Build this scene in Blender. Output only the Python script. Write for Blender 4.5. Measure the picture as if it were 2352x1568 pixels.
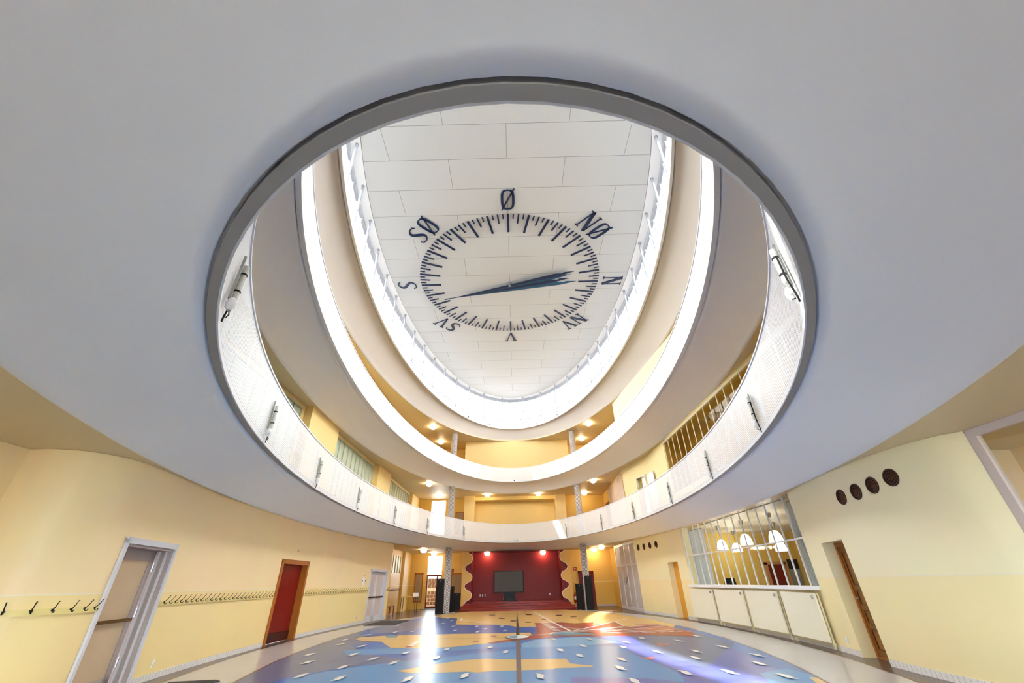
import bpy, math, random
from math import pi, sin, cos, radians, sqrt, atan2, hypot
from mathutils import Vector, Matrix
random.seed(4)
for o in list(bpy.data.objects): bpy.data.objects.remove(o)
COL = bpy.context.scene.collection
SC = bpy.context.scene
U = 1.4                      # survey unit (camera height above the floor) in metres
# ------------------------------------------------------------------ camera
F, PITCH, ROLL, YAW = 927.4988, 0.5343641, -0.0215152, 0.0042195
PX, PY = 1176 - 5.4902, 784 + 5.1957
fwd = Vector((-sin(YAW)*cos(PITCH), cos(YAW)*cos(PITCH), sin(PITCH)))
right0 = Vector((cos(YAW), sin(YAW), 0)); up0 = right0.cross(fwd)
right = right0*cos(ROLL) + up0*sin(ROLL); up = -right0*sin(ROLL) + up0*cos(ROLL)
cam = bpy.data.objects.new('camera', bpy.data.cameras.new('camera')); COL.objects.link(cam)
cam.matrix_world = Matrix(((right.x, up.x, -fwd.x, 0), (right.y, up.y, -fwd.y, 0), (right.z, up.z, -fwd.z, U), (0, 0, 0, 1)))
cam.data.sensor_width = 36; cam.data.lens = F/2352*36
cam.data.shift_x = 5.4902/2352; cam.data.shift_y = 5.1957/2352
cam.data.clip_start = .05; cam.data.clip_end = 500
SC.camera = cam
# ------------------------------------------------------------------ world, sun, exposure
wd = bpy.data.worlds.new('world'); SC.world = wd; wd.use_nodes = True
bg = wd.node_tree.nodes['Background']; bg.inputs[0].default_value = (.95, .965, 1, 1); bg.inputs[1].default_value = 5.0
sun = bpy.data.objects.new('sun', bpy.data.lights.new('sun', 'SUN')); COL.objects.link(sun)
sun.data.energy = 3.0; sun.data.angle = radians(1.2); sun.data.color = (1, .98, .95)
sun.rotation_euler = Vector((.69, .0, -1)).to_track_quat('-Z', 'Y').to_euler()
SC.view_settings.view_transform = 'Standard'; SC.view_settings.look = 'None'
SC.view_settings.gamma = 1; SC.view_settings.use_curve_mapping = False
SC.view_settings.exposure = 2.3

# ------------------------------------------------------------------ survey helpers
def ray(px, py):
    return fwd + right*((px-PX)/F) + up*((PY-py)/F)
def fl(px, py, z=-1.0):      # point of the floor seen at a place in the photograph (survey units)
    d = ray(px, py); t = z/d.z; return (d.x*t, d.y*t)
def m3(x, y, z): return Vector((x*U, y*U, (z+1)*U))
# ------------------------------------------------------------------ materials
def lin(c): return tuple((v/255/12.92 if v/255 <= .04045 else ((v/255+.055)/1.055)**2.4) for v in c)+(1,)
MT = {}
def mat(name, rgb, rough=.6, metal=0, spec=.3, emit=0, noise=0, nscale=8, alpha=1, coat=0):
    if name in MT: return MT[name]
    m = bpy.data.materials.new(name); m.use_nodes = True; nt = m.node_tree; b = nt.nodes['Principled BSDF']
    c = lin(rgb); b.inputs['Base Color'].default_value = c; b.inputs['Roughness'].default_value = rough
    b.inputs['Metallic'].default_value = metal; b.inputs['Specular IOR Level'].default_value = spec
    if coat: b.inputs['Coat Weight'].default_value = coat; b.inputs['Coat Roughness'].default_value = .08
    if emit: b.inputs['Emission Color'].default_value = c; b.inputs['Emission Strength'].default_value = emit
    if noise:
        tc = nt.nodes.new('ShaderNodeTexCoord'); n = nt.nodes.new('ShaderNodeTexNoise'); n.inputs['Scale'].default_value = nscale
        n.inputs['Detail'].default_value = 4
        r = nt.nodes.new('ShaderNodeMix'); r.data_type = 'RGBA'
        r.inputs[6].default_value = tuple(v*(1-noise) for v in c[:3])+(1,); r.inputs[7].default_value = tuple(min(1, v*(1+noise)) for v in c[:3])+(1,)
        nt.links.new(tc.outputs['Object'], n.inputs['Vector']); nt.links.new(n.outputs['Fac'], r.inputs[0]); nt.links.new(r.outputs[2], b.inputs['Base Color'])
    MT[name] = m; return m
def nd(nt, kind, **kw):
    n = nt.nodes.new(kind)
    for k, v in kw.items(): setattr(n, k, v)
    return n
def mth(nt, op, a, b=None):
    n = nt.nodes.new('ShaderNodeMath'); n.operation = op
    for i, v in enumerate((a, b)):
        if v is None: continue
        if isinstance(v, (int, float)): n.inputs[i].default_value = v
        else: nt.links.new(v, n.inputs[i])
    return n.outputs[0]
def mat_twotone(name, upper, lower, zc):
    m = mat(name, upper, .45, spec=.35); nt = m.node_tree; b = nt.nodes['Principled BSDF']
    g = nd(nt, 'ShaderNodeNewGeometry'); s = nd(nt, 'ShaderNodeSeparateXYZ'); nt.links.new(g.outputs['Position'], s.inputs[0])
    mx = nd(nt, 'ShaderNodeMix', data_type='RGBA'); mx.inputs[6].default_value = lin(lower); mx.inputs[7].default_value = lin(upper)
    nt.links.new(mth(nt, 'GREATER_THAN', s.outputs[2], zc), mx.inputs[0])
    line = mth(nt, 'LESS_THAN', mth(nt, 'ABSOLUTE', mth(nt, 'SUBTRACT', s.outputs[2], zc)), .008)
    m2 = nd(nt, 'ShaderNodeMix', data_type='RGBA'); m2.inputs[7].default_value = lin((245, 232, 205))
    nt.links.new(line, m2.inputs[0]); nt.links.new(mx.outputs[2], m2.inputs[6])
    n = nd(nt, 'ShaderNodeTexNoise'); n.inputs['Scale'].default_value = .7; nt.links.new(g.outputs['Position'], n.inputs['Vector'])
    m3_ = nd(nt, 'ShaderNodeMix', data_type='RGBA', blend_type='MULTIPLY'); m3_.inputs[0].default_value = .12
    nt.links.new(m2.outputs[2], m3_.inputs[6]); nt.links.new(n.outputs['Color'], m3_.inputs[7]); nt.links.new(m3_.outputs[2], b.inputs['Base Color'])
    return m
def mat_perf(name, pitch, rad, base=(246, 248, 250)):
    m = mat(name, base, .35, spec=.4); nt = m.node_tree; b = nt.nodes['Principled BSDF']; out = nt.nodes['Material Output']
    uv = nd(nt, 'ShaderNodeUVMap'); s = nd(nt, 'ShaderNodeSeparateXYZ'); nt.links.new(uv.outputs[0], s.inputs[0])
    v = mth(nt, 'DIVIDE', s.outputs[1], pitch*.866); row = mth(nt, 'FLOOR', v)
    u = mth(nt, 'ADD', mth(nt, 'DIVIDE', s.outputs[0], pitch), mth(nt, 'MULTIPLY', row, .5))
    du = mth(nt, 'SUBTRACT', mth(nt, 'FRACT', u), .5); dv = mth(nt, 'MULTIPLY', mth(nt, 'SUBTRACT', mth(nt, 'FRACT', v), .5), .866)
    d = mth(nt, 'SQRT', mth(nt, 'ADD', mth(nt, 'MULTIPLY', du, du), mth(nt, 'MULTIPLY', dv, dv)))
    h = mth(nt, 'LESS_THAN', d, rad)
    tr = nd(nt, 'ShaderNodeBsdfTransparent'); ms = nd(nt, 'ShaderNodeMixShader')
    nt.links.new(h, ms.inputs[0]); nt.links.new(b.outputs[0], ms.inputs[1]); nt.links.new(tr.outputs[0], ms.inputs[2]); nt.links.new(ms.outputs[0], out.inputs[0])
    return m
def mat_glass(name, tint=(235, 245, 248), gl=.08, frost=0):
    if name in MT: return MT[name]
    m = bpy.data.materials.new(name); m.use_nodes = True; nt = m.node_tree; out = nt.nodes['Material Output']
    tr = nd(nt, 'ShaderNodeBsdfTransparent'); tr.inputs[0].default_value = lin(tint)
    g = nd(nt, 'ShaderNodeBsdfGlossy'); g.inputs['Roughness'].default_value = .03
    ms = nd(nt, 'ShaderNodeMixShader'); ms.inputs[0].default_value = gl
    nt.links.new(tr.outputs[0], ms.inputs[1]); nt.links.new(g.outputs[0], ms.inputs[2])
    last = ms
    if frost:
        t2 = nd(nt, 'ShaderNodeBsdfTranslucent'); t2.inputs[0].default_value = lin(tint)
        d2 = nd(nt, 'ShaderNodeBsdfDiffuse'); d2.inputs[0].default_value = lin(tint)
        a = nd(nt, 'ShaderNodeMixShader'); a.inputs[0].default_value = .5; nt.links.new(t2.outputs[0], a.inputs[1]); nt.links.new(d2.outputs[0], a.inputs[2])
        last = nd(nt, 'ShaderNodeMixShader'); last.inputs[0].default_value = frost
        nt.links.new(ms.outputs[0], last.inputs[1]); nt.links.new(a.outputs[0], last.inputs[2])
    nt.links.new(last.outputs[0], out.inputs[0]); MT[name] = m; return m
def mat_stripes(name, c1, c2, n, pitch):
    # helical painted stripes: n starts round the shaft, rising one pitch per turn/n
    m = mat(name, c1, .4); nt = m.node_tree; b = nt.nodes['Principled BSDF']
    uv = nd(nt, 'ShaderNodeUVMap'); s = nd(nt, 'ShaderNodeSeparateXYZ'); nt.links.new(uv.outputs[0], s.inputs[0])
    f = mth(nt, 'FRACT', mth(nt, 'ADD', mth(nt, 'MULTIPLY', s.outputs[0], n), mth(nt, 'DIVIDE', s.outputs[1], pitch)))
    mx = nd(nt, 'ShaderNodeMix', data_type='RGBA'); mx.inputs[6].default_value = lin(c1); mx.inputs[7].default_value = lin(c2)
    nt.links.new(mth(nt, 'LESS_THAN', f, .5), mx.inputs[0]); nt.links.new(mx.outputs[2], b.inputs['Base Color']); return m
def mat_brick(name, rgb, joint, w, h, mortar, off=(0, 0), uvmap=False, rough=.5, offset=.5):
    m = mat(name, rgb, rough); nt = m.node_tree; b = nt.nodes['Principled BSDF']
    mp = nd(nt, 'ShaderNodeMapping'); mp.inputs['Location'].default_value = (off[0], off[1], 0)
    src = nd(nt, 'ShaderNodeUVMap').outputs[0] if uvmap else nd(nt, 'ShaderNodeNewGeometry').outputs['Position']
    nt.links.new(src, mp.inputs[0])
    br = nd(nt, 'ShaderNodeTexBrick'); br.offset = offset; br.squash = 1
    for k, v in (('Scale', 1), ('Brick Width', w), ('Row Height', h), ('Mortar Size', mortar), ('Mortar Smooth', 0), ('Bias', 0)): br.inputs[k].default_value = v
    c = lin(rgb)
    br.inputs['Color1'].default_value = c; br.inputs['Color2'].default_value = tuple(v*.965 for v in c[:3])+(1,); br.inputs['Mortar'].default_value = lin(joint)
    nt.links.new(mp.outputs[0], br.inputs['Vector']); nt.links.new(br.outputs['Color'], b.inputs['Base Color']); return m

white = mat('white_paint', (238, 238, 238), .4)
soff = mat('white_soffit_plaster', (246, 248, 252), .55, noise=.025, nscale=1.3)
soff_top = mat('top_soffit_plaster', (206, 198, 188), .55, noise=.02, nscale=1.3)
soff_up = mat('cream_soffit_plaster', (252, 249, 244), .55, noise=.02, nscale=1.3)
rimgrey = mat('grey_rim_paint', (150, 147, 145), .5)
ceil_y = mat('cream_ceiling_paint', (226, 206, 164), .5, noise=.02, nscale=1)
roofwhite = mat('white_roof_board', (240, 238, 234), .5)
roofmat = mat_brick('roof_board_panels', (200, 198, 192), (120, 118, 112), 2.83*U, .857*U, .007, off=(1.415*U, -(5.26-.857*6)*U))
wallL = mat_twotone('yellow_wall_left', (252, 224, 172), (248, 222, 158), .985*U)
wallR = mat_twotone('yellow_wall_right', (248, 236, 194), (248, 230, 176), .985*U)
yellow = mat_twotone('deep_yellow_wall', (222, 184, 98), (218, 180, 90), .985*U)
yel2 = mat('gallery_yellow_wall', (242, 214, 142), .5, noise=.03, nscale=1)
yel3 = mat('gallery_pier_yellow', (246, 218, 152), .5)
cream = mat('cream_panel_paint', (238, 232, 208), .35)
tilew = mat_brick('white_skirting_tiles', (232, 228, 222), (188, 178, 170), .1, .16, .005, uvmap=True, rough=.25, offset=0)
brownfl = mat_brick('dark_brown_floor_tiles', (104, 86, 76), (60, 48, 42), .3, .3, .004, rough=.25)
band = mat('pale_grey_linoleum', (204, 200, 198), .22, spec=.5, noise=.04, nscale=1.5)
seam = mat('brown_linoleum_line', (112, 84, 66), .3)
red = mat('dark_red_paint', (128, 28, 28), .45, noise=.05, nscale=2)
redstage = mat('stage_red_linoleum', (146, 50, 44), .35, noise=.06, nscale=3)
black = mat('black_plastic', (14, 14, 16), .45)
darkm = mat('dark_metal', (38, 34, 32), .4, metal=.6)
steel = mat('brushed_steel', (170, 170, 172), .35, metal=.9)
navy = mat('navy_blue_paint', (16, 34, 66), .35)
navy2 = mat('teal_blue_paint', (24, 74, 104), .35)
wood = mat('orange_brown_wood', (168, 98, 34), .4, noise=.18, nscale=6)
woodd = mat('brown_wood_panel', (142, 96, 46), .4, noise=.15, nscale=5)
redleaf = mat('deep_red_lacquer', (128, 16, 10), .3, noise=.08, nscale=3)
greyw = mat('pale_grey_paint', (214, 212, 216), .4)
greyd = mat('taupe_door_paint', (176, 162, 156), .45)
beige = mat('beige_frosted_pane', (206, 180, 146), .25)
glow = mat('lamp_glass', (255, 228, 188), .3, emit=11)
glow2 = mat('opal_pendant_glass', (255, 248, 236), .3, emit=3.5)
glass = mat_glass('clear_glass', (240, 247, 250), .06)
frost = mat_glass('frosted_lower_pane', (214, 228, 240), .06, frost=.8)
greenp = mat('green_reeded_pane', (196, 208, 188), .4, spec=.25, noise=.2, nscale=1.6)
redp = mat('red_sign_plastic', (120, 22, 18), .4)
paper = mat('white_paper', (246, 246, 248), .6)
curt = mat_glass('pale_blue_grey_curtain', (226, 231, 236), 0, frost=.96)
curtw = mat_glass('pink_white_curtain', (244, 234, 228), 0, frost=.97)
perf = mat_perf('perforated_white_steel', .038, .24)
perf2 = mat_perf('perforated_white_steel_upper', .038, .22)
colst = mat_stripes('black_white_spiral_stripes', (18, 16, 18), (238, 236, 236), 14, .085)

# ------------------------------------------------------------------ mesh builder
def tag(o, label=None, cat=None, group=None, kind=None):
    if label: o['label'] = label
    if cat: o['category'] = cat
    if group: o['group'] = group
    if kind: o['kind'] = kind
    return o
WLOC = {}
class MB:
    def __init__(s): s.v = []; s.f = []; s.m = []; s.uv = []
    def face(s, pts, mi=0, uv=None):
        b = len(s.v); s.v += [Vector(p) for p in pts]; s.f.append(tuple(range(b, b+len(pts)))); s.m.append(mi); s.uv.append(uv)
    def box(s, x0, x1, y0, y1, z0, z1, mi=0, M=None):
        c = [Vector(p) for p in ((x0,y0,z0),(x1,y0,z0),(x1,y1,z0),(x0,y1,z0),(x0,y0,z1),(x1,y0,z1),(x1,y1,z1),(x0,y1,z1))]
        if M: c = [M @ p for p in c]
        b = len(s.v); s.v += c
        for f in ((0,3,2,1),(4,5,6,7),(0,1,5,4),(1,2,6,5),(2,3,7,6),(3,0,4,7)): s.f.append(tuple(b+i for i in f)); s.m.append(mi); s.uv.append(None)
        return s
    def bevbox(s, x0, x1, y0, y1, z0, z1, r=.01, mi=0):
        # box with chamfered vertical edges
        poly = [(x0+r,y0),(x1-r,y0),(x1,y0+r),(x1,y1-r),(x1-r,y1),(x0+r,y1),(x0,y1-r),(x0,y0+r)]
        s.prism(poly, z0, z1, mi); return s
    def prism(s, poly, z0, z1, mi=0, fn=None):
        # poly in (x,y) extruded in z ; fn maps (x,y,z) to world
        fn = fn or (lambda x, y, z: Vector((x, y, z)))
        n = len(poly); b = len(s.v)
        s.v += [fn(p[0], p[1], z0) for p in poly] + [fn(p[0], p[1], z1) for p in poly]
        s.f.append(tuple(b+i for i in reversed(range(n)))); s.f.append(tuple(b+n+i for i in range(n)))
        for i in range(n): j = (i+1) % n; s.f.append((b+i, b+j, b+n+j, b+n+i))
        s.m += [mi]*(n+2); s.uv += [None]*(n+2); return s
    def tube(s, pts, r, n=8, mi=0, caps=True):
        pts = [Vector(p) for p in pts]; b = len(s.v); rr = r if isinstance(r, (list, tuple)) else [r]*len(pts)
        for i, p in enumerate(pts):
            t = (pts[min(i+1, len(pts)-1)]-pts[max(i-1, 0)]).normalized()
            a = t.cross(Vector((0, 0, 1)) if abs(t.z) < .9 else Vector((1, 0, 0))).normalized(); c = t.cross(a)
            for k in range(n): s.v.append(p+(a*cos(2*pi*k/n)+c*sin(2*pi*k/n))*rr[i])
        for i in range(len(pts)-1):
            for k in range(n): q = (k+1) % n; s.f.append((b+i*n+k, b+i*n+q, b+(i+1)*n+q, b+(i+1)*n+k)); s.m.append(mi); s.uv.append(None)
        if caps:
            s.f.append(tuple(b+k for k in reversed(range(n)))); s.f.append(tuple(b+(len(pts)-1)*n+k for k in range(n))); s.m += [mi]*2; s.uv += [None]*2
        return s
    def lathe(s, prof, c=(0, 0, 0), n=24, mi=0, ax='z', uvs=False):
        b = len(s.v); c = Vector(c)
        for r, h in prof:
            for k in range(n):
                a = 2*pi*k/n
                if ax == 'z': p = Vector((r*cos(a), r*sin(a), h))
                elif ax == 'y': p = Vector((r*cos(a), h, r*sin(a)))
                else: p = Vector((h, r*cos(a), r*sin(a)))
                s.v.append(c+p)
        for i in range(len(prof)-1):
            for k in range(n):
                q = (k+1) % n; s.f.append((b+i*n+k, b+i*n+q, b+(i+1)*n+q, b+(i+1)*n+k)); s.m.append(mi)
                s.uv.append([(k/n, prof[i][1]), ((k+1)/n, prof[i][1]), ((k+1)/n, prof[i+1][1]), (k/n, prof[i+1][1])] if uvs else None)
        s.f.append(tuple(b+k for k in range(n))); s.f.append(tuple(b+(len(prof)-1)*n+k for k in range(n))); s.m += [mi]*2; s.uv += [None]*2
        return s
    def loft(s, rings, mi=0, closed=True, cyc=False, uvs=None):
        # rings: list of equally long point lists
        n = len(rings[0]); b = len(s.v)
        for r in rings: s.v += [Vector(p) for p in r]
        R = len(rings)
        for i in range(R if cyc else R-1):
            i2 = (i+1) % R
            for k in range(n if closed else n-1):
                q = (k+1) % n; s.f.append((b+i*n+k, b+i*n+q, b+i2*n+q, b+i2*n+k)); s.m.append(mi)
                if uvs: u0, u1 = uvs[0][k], uvs[0][k+1]; s.uv.append([(u0, uvs[1][i]), (u1, uvs[1][i]), (u1, uvs[1][i2]), (u0, uvs[1][i2])])
                else: s.uv.append(None)
        return s
    def ribbon(s, pts, wid, fn, z0, z1, mi=0):
        # 2D centre line with width at each point, made into a solid stroke
        P = [Vector((p[0], p[1], 0)) for p in pts]; L = []; R = []
        for i, p in enumerate(P):
            t = (P[min(i+1, len(P)-1)]-P[max(i-1, 0)]).normalized(); nrm = Vector((-t.y, t.x, 0)); w = wid[i] if isinstance(wid, list) else wid
            L.append(p+nrm*w/2); R.append(p-nrm*w/2)
        for i in range(len(P)-1): s.prism([(q.x, q.y) for q in (R[i], R[i+1], L[i+1], L[i])], z0, z1, mi, fn)
        return s
    def build(s, name, mats, parent=None, loc=None, smooth=False):
        if not isinstance(mats, (list, tuple)): mats = [mats]
        lo = Vector([min(v[i] for v in s.v) for i in range(3)]); hi = Vector([max(v[i] for v in s.v) for i in range(3)])
        if loc is None: loc = Vector(((lo.x+hi.x)/2, (lo.y+hi.y)/2, lo.z))
        else: loc = Vector(loc)
        me = bpy.data.meshes.new(name); me.from_pydata([tuple(v-loc) for v in s.v], [], s.f)
        for m in mats: me.materials.append(m)
        for p, mi in zip(me.polygons, s.m): p.material_index = mi; p.use_smooth = smooth
        if any(u is not None for u in s.uv):
            ul = me.uv_layers.new(name='UVMap')
            for p, u in zip(me.polygons, s.uv):
                if u:
                    for li, q in zip(p.loop_indices, u): ul.data[li].uv = q
        me.update()
        o = bpy.data.objects.new(name, me); COL.objects.link(o)
        if parent is not None:
            o.parent = parent; o.location = loc-WLOC.get(parent.name, Vector((0, 0, 0)))
        else: o.location = loc
        WLOC[o.name] = loc; return o
def empty(name, loc, label=None, cat=None, group=None, kind=None, rz=0):
    e = bpy.data.objects.new(name, None); COL.objects.link(e); e.location = loc; e.empty_display_size = .1
    WLOC[e.name] = Vector(loc) if rz == 0 else Vector((0, 0, 0)); e.rotation_euler = (0, 0, rz)
    if rz: WLOC[e.name] = Vector((0, 0, 0))
    return tag(e, label, cat, group, kind)
def lroot(name, loc, rz, **k):     # root whose parts are written in its own frame
    e = empty(name, loc, rz=rz, **k); WLOC[e.name] = Vector((0, 0, 0)); return e
def dup(root, loc, rz, label=None, group=None):
    r = root.copy(); COL.objects.link(r); r.location = loc; r.rotation_euler = (0, 0, rz)
    if label: r['label'] = label
    if group: r['group'] = group
    for ch in list(root.children):
        c = ch.copy(); COL.objects.link(c); c.parent = r
        for g in list(ch.children):
            d = g.copy(); COL.objects.link(d); d.parent = c
    return r
def struct(mb, name, mats, parent=None, **k):
    o = mb.build(name, mats, parent, **k)
    if parent is None: o['kind'] = 'structure'
    return o

# ------------------------------------------------------------------ plan data
YC = 10.84
VA, VB = 3.95, 9.98          # the oval void
NE = 160
def ell(a, b, z, yc=YC, n=NE): return [m3(a*cos(2*pi*k/n), yc+b*sin(2*pi*k/n), z) for k in range(n)]
LV = [dict(zo=1.33, ao=5.08, bo=11.6, zi=1.60, top=2.39), dict(zo=3.90, ao=4.95, bo=10.8, zi=4.31, top=4.99), dict(zo=6.50, ao=4.86, bo=10.4, zi=7.04, top=7.28)]
XR, Y0R, Y1R = 9.6, -4.0, 24.0
def rect_pt(t):              # point of the outer building rectangle in direction t from the hall centre
    dx, dy = cos(t), sin(t); k = 1e9
    if dx > 1e-6: k = min(k, XR/dx)
    if dx < -1e-6: k = min(k, -XR/dx)
    if dy > 1e-6: k = min(k, (Y1R-YC)/dy)
    if dy < -1e-6: k = min(k, (Y0R-YC)/dy)
    return dx*k, YC+dy*k
def plate_ring(mb, a, b, z, mi=0, yc=YC):
    n = NE; ins = []; out = []
    for k in range(n):
        t = 2*pi*k/n; x, y = a*cos(t), b*sin(t); ins.append(m3(x, yc+y, z)); out.append(m3(*rect_pt(atan2(y, x)), z))
    mb.loft([ins, out], mi)

# ------------------------------------------------------------------ outdoors
gmb = MB(); gmb.box(-90, 90, -80, 130, -.6, -.13); struct(gmb, 'ground', mat('outdoor_gravel', (140, 137, 132), .9))
# ------------------------------------------------------------------ floor
fmb = MB(); fmb.box(-XR*U, XR*U, Y0R*U, Y1R*U, -.12, 0)
struct(fmb, 'floor', brownfl, loc=(0, 0, 0))
def disc(mb, a, b, yc, z0, z1, mi): mb.prism([(p.x, p.y) for p in ell(a, b, 0, yc)], z0, z1, mi)
bm_ = MB(); disc(bm_, 4.92, 10.35, YC-.1, .0005, .002, 1); disc(bm_, 4.90, 10.32, YC-.1, .002, .003, 0)
o = bm_.build('floor_border', [band, seam]); tag(o, 'pale grey linoleum border running round the oval painted floor map', 'floor border')
# the painted map
FM = []
def fmcol(n, rgb, noise=.05, sc=1.2): rgb = tuple(int(255*(v/255)**.95) for v in rgb) if n not in ('dark_needle', 'grey_needle', 'off_white', 'brick_red', 'edge_line') else rgb; m = mat('floor_'+n, rgb, .28, spec=.28, noise=noise, nscale=sc); FM.append(m); return len(FM)-1
c_lb = fmcol('sky_blue', (78, 148, 206)); c_mb = fmcol('mid_blue', (58, 112, 188)); c_vb = fmcol('violet_blue', (96, 108, 186)); c_sl = fmcol('slate_blue', (100, 116, 150))
c_db = fmcol('deep_blue', (30, 88, 168)); c_ye = fmcol('sand_yellow', (232, 192, 116)); c_re = fmcol('brick_red', (172, 78, 58)); c_wh = fmcol('off_white', (246, 246, 240), .01)
c_bk = fmcol('dark_needle', (60, 40, 38)); c_gr = fmcol('grey_needle', (106, 92, 92), .15, 30); c_te = fmcol('teal', (92, 158, 176)); c_or = fmcol('terracotta', (206, 110, 84)); c_se = fmcol('edge_line', (112, 84, 66))
c_cy = fmcol('pale_cyan', (120, 180, 220))
MA, MBb, MY = 4.05, 10.0, 11.375
EP = [(MA*cos(2*pi*k/96), MY+MBb*sin(2*pi*k/96)) for k in range(96)]
def clip(poly):
    out = poly
    for i in range(len(EP)):
        a, b = EP[i], EP[(i+1) % len(EP)]; inp = out; out = []
        if not inp: return []
        def ins(p): return (b[0]-a[0])*(p[1]-a[1])-(b[1]-a[1])*(p[0]-a[0]) >= 0
        for j in range(len(inp)):
            p, q = inp[j-1], inp[j]; ip, iq = ins(p), ins(q)
            if ip != iq:
                d = ((b[0]-a[0])*(q[1]-p[1])-(b[1]-a[1])*(q[0]-p[0])); t = -((b[0]-a[0])*(p[1]-a[1])-(b[1]-a[1])*(p[0]-a[0]))/d
                out.append((p[0]+t*(q[0]-p[0]), p[1]+t*(q[1]-p[1])))
            if iq: out.append(q)
    return out
A = lambda L: [(850+x/3.618, 1200+y/3.618) for x, y in L]      # sheets of the measured floor plan
B = lambda L: [(560+x/3.675, 1400+y/3.675) for x, y in L]
C_ = lambda L: [(1180+x/3.36, 1380+y/3.36) for x, y in L]
D_ = lambda L: [(1380+x/7.35, 1380+y/7.35) for x, y in L]
fm = MB()
disc(fm, MA+.035, MBb+.04, MY, .003, .0035, c_se)
disc(fm, MA, MBb, MY, .003, .0042, c_mb)
lay = [.0042]
def area(pxs, mi, dz=.0004):
    w = clip([fl(*p) for p in pxs])
    w = list(w)
    if len(w) > 2:
        ar = sum(w[i-1][0]*w[i][1]-w[i][0]*w[i-1][1] for i in range(len(w)))
        if ar < 0: w = w[::-1]
        z = lay[0]+dz; lay[0] += .00012; fm.face([Vector((x*U, y*U, lay[0]+.0002)) for x, y in w], mi)
def layer(): lay[0] += .0005
def rawarea(w, mi):
    w = clip(w)
    if len(w) > 2:
        ar = sum(w[i-1][0]*w[i][1]-w[i][0]*w[i-1][1] for i in range(len(w)))
        if ar < 0: w = w[::-1]
        lay[0] += .00012; fm.face([Vector((x*U, y*U, lay[0]+.0002)) for x, y in w], mi)
# blues
area(B([(-200, 800), (-200, 400), (560, 330), (900, 190), (1300, 120), (1330, 200), (1200, 260), (900, 300), (1000, 360), (1090, 380), (1400, 430), (900, 480), (450, 550), (60, 660)]), c_sl)
area(B([(360, 590), (700, 520), (1290, 440), (1500, 420), (1700, 400), (2330, 330), (2330, 3000), (-1500, 3000)]), c_lb)
area(B([(840, 345), (1330, 320), (2330, 270), (2330, 310), (1500, 365), (1100, 380), (870, 385)]), c_lb)
area(C_([(60, 330), (160, 300), (560, 275), (820, 320), (560, 345), (100, 380), (60, 400)]), c_cy)
area(C_([(60, 360), (330, 355), (640, 345), (900, 350), (1300, 540), (1700, 3000), (-100, 3000), (-100, 620), (-100, 400)]), c_lb)
area(C_([(440, 590), (1040, 600), (1400, 640), (1500, 760), (440, 760)]), c_vb)
area(C_([(760, 250), (1400, 235), (2400, 700), (1500, 760), (1250, 540), (900, 400), (800, 300)]), c_vb)
area(C_([(900, 260), (1400, 240), (1700, 330), (1480, 520), (1200, 440), (980, 330)]), c_sl)
area(C_([(1900, 560), (2100, 520), (2400, 600), (2400, 760), (2050, 700)]), c_lb)
area(A([(520, 800), (600, 790), (725, 795), (712, 848), (1010, 850), (1215, 868), (1390, 880), (1360, 925), (900, 930), (215, 945), (0, 945), (-100, 930), (0, 880), (300, 830)]), c_db)
area(A([(0, 870), (330, 820), (520, 800), (540, 850), (330, 900), (0, 925)]), c_sl)
layer()
# land
area(A([(400, 760), (600, 792), (725, 797), (710, 848), (1010, 850), (1150, 855), (1235, 870), (1380, 862), (1800, 870), (2300, 900), (2500, 890), (2600, 800), (1900, 700), (1220, 690), (800, 690)]), c_ye)
area(B([(940, 250), (980, 235), (1190, 220), (1210, 238), (1290, 235), (1300, 218), (1800, 205), (2200, 200), (2330, 195), (2420, 195), (2430, 215), (2330, 240), (2250, 270), (2000, 290), (1750, 318), (1560, 325), (1240, 323), (1160, 270), (1000, 265)]), c_ye)
area(A([(215, 1235), (390, 1205), (600, 1170), (780, 1145), (960, 1133), (1230, 1140), (1330, 1135), (1630, 1133), (1660, 1170), (1760, 1183), (1850, 1188), (1850, 1198), (1700, 1207), (1540, 1212), (1520, 1222), (1240, 1230), (1030, 1235), (890, 1249), (800, 1240), (560, 1250), (330, 1250)]), c_ye)
area(C_([(2280, 590), (2420, 600), (2500, 760), (2330, 632)]), c_ye)
layer()
area(A([(1367, 833), (1500, 835), (1590, 830), (1700, 838), (1860, 830), (1850, 850), (1990, 838), (2030, 825), (2110, 862), (2260, 862), (2352, 850), (2700, 930), (2700, 945), (2352, 938), (1900, 945), (1600, 945), (1400, 965), (1250, 978), (1130, 990), (975, 1002), (1060, 985), (1250, 960), (1330, 940), (1390, 915), (1380, 870)]), c_re)
area(D_([(0, 430), (260, 370), (410, 425), (560, 440), (940, 390), (1100, 420), (1300, 470), (1560, 520), (1500, 545), (700, 580), (0, 590), (0, 500)]), c_re)
area(D_([(540, 490), (1000, 425), (1260, 460), (1200, 520), (700, 520)]), c_or)
area(D_([(575, 400), (940, 388), (1000, 405), (600, 412)]), c_or)
area(A([(970, 1002), (1130, 985), (1120, 995), (1000, 1006)]), c_re)
area(C_([(1100, 325), (1150, 335), (1200, 328), (1190, 342), (1120, 345)]), c_or)
area(C_([(965, 435), (1030, 440), (1090, 430), (1075, 450), (1010, 450)]), c_or)
area(B([(1190, 220), (1300, 218), (1290, 238), (1210, 240)]), c_te)
area(A([(120, 940), (215, 940), (210, 958), (140, 958)]), c_te)
for q in ([(470, 790), (2352, 1500)],): pass
area(A([(1530, 915), (1600, 905), (1760, 915), (1900, 930), (1500, 942), (1480, 935)]), c_te)
layer()
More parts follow.
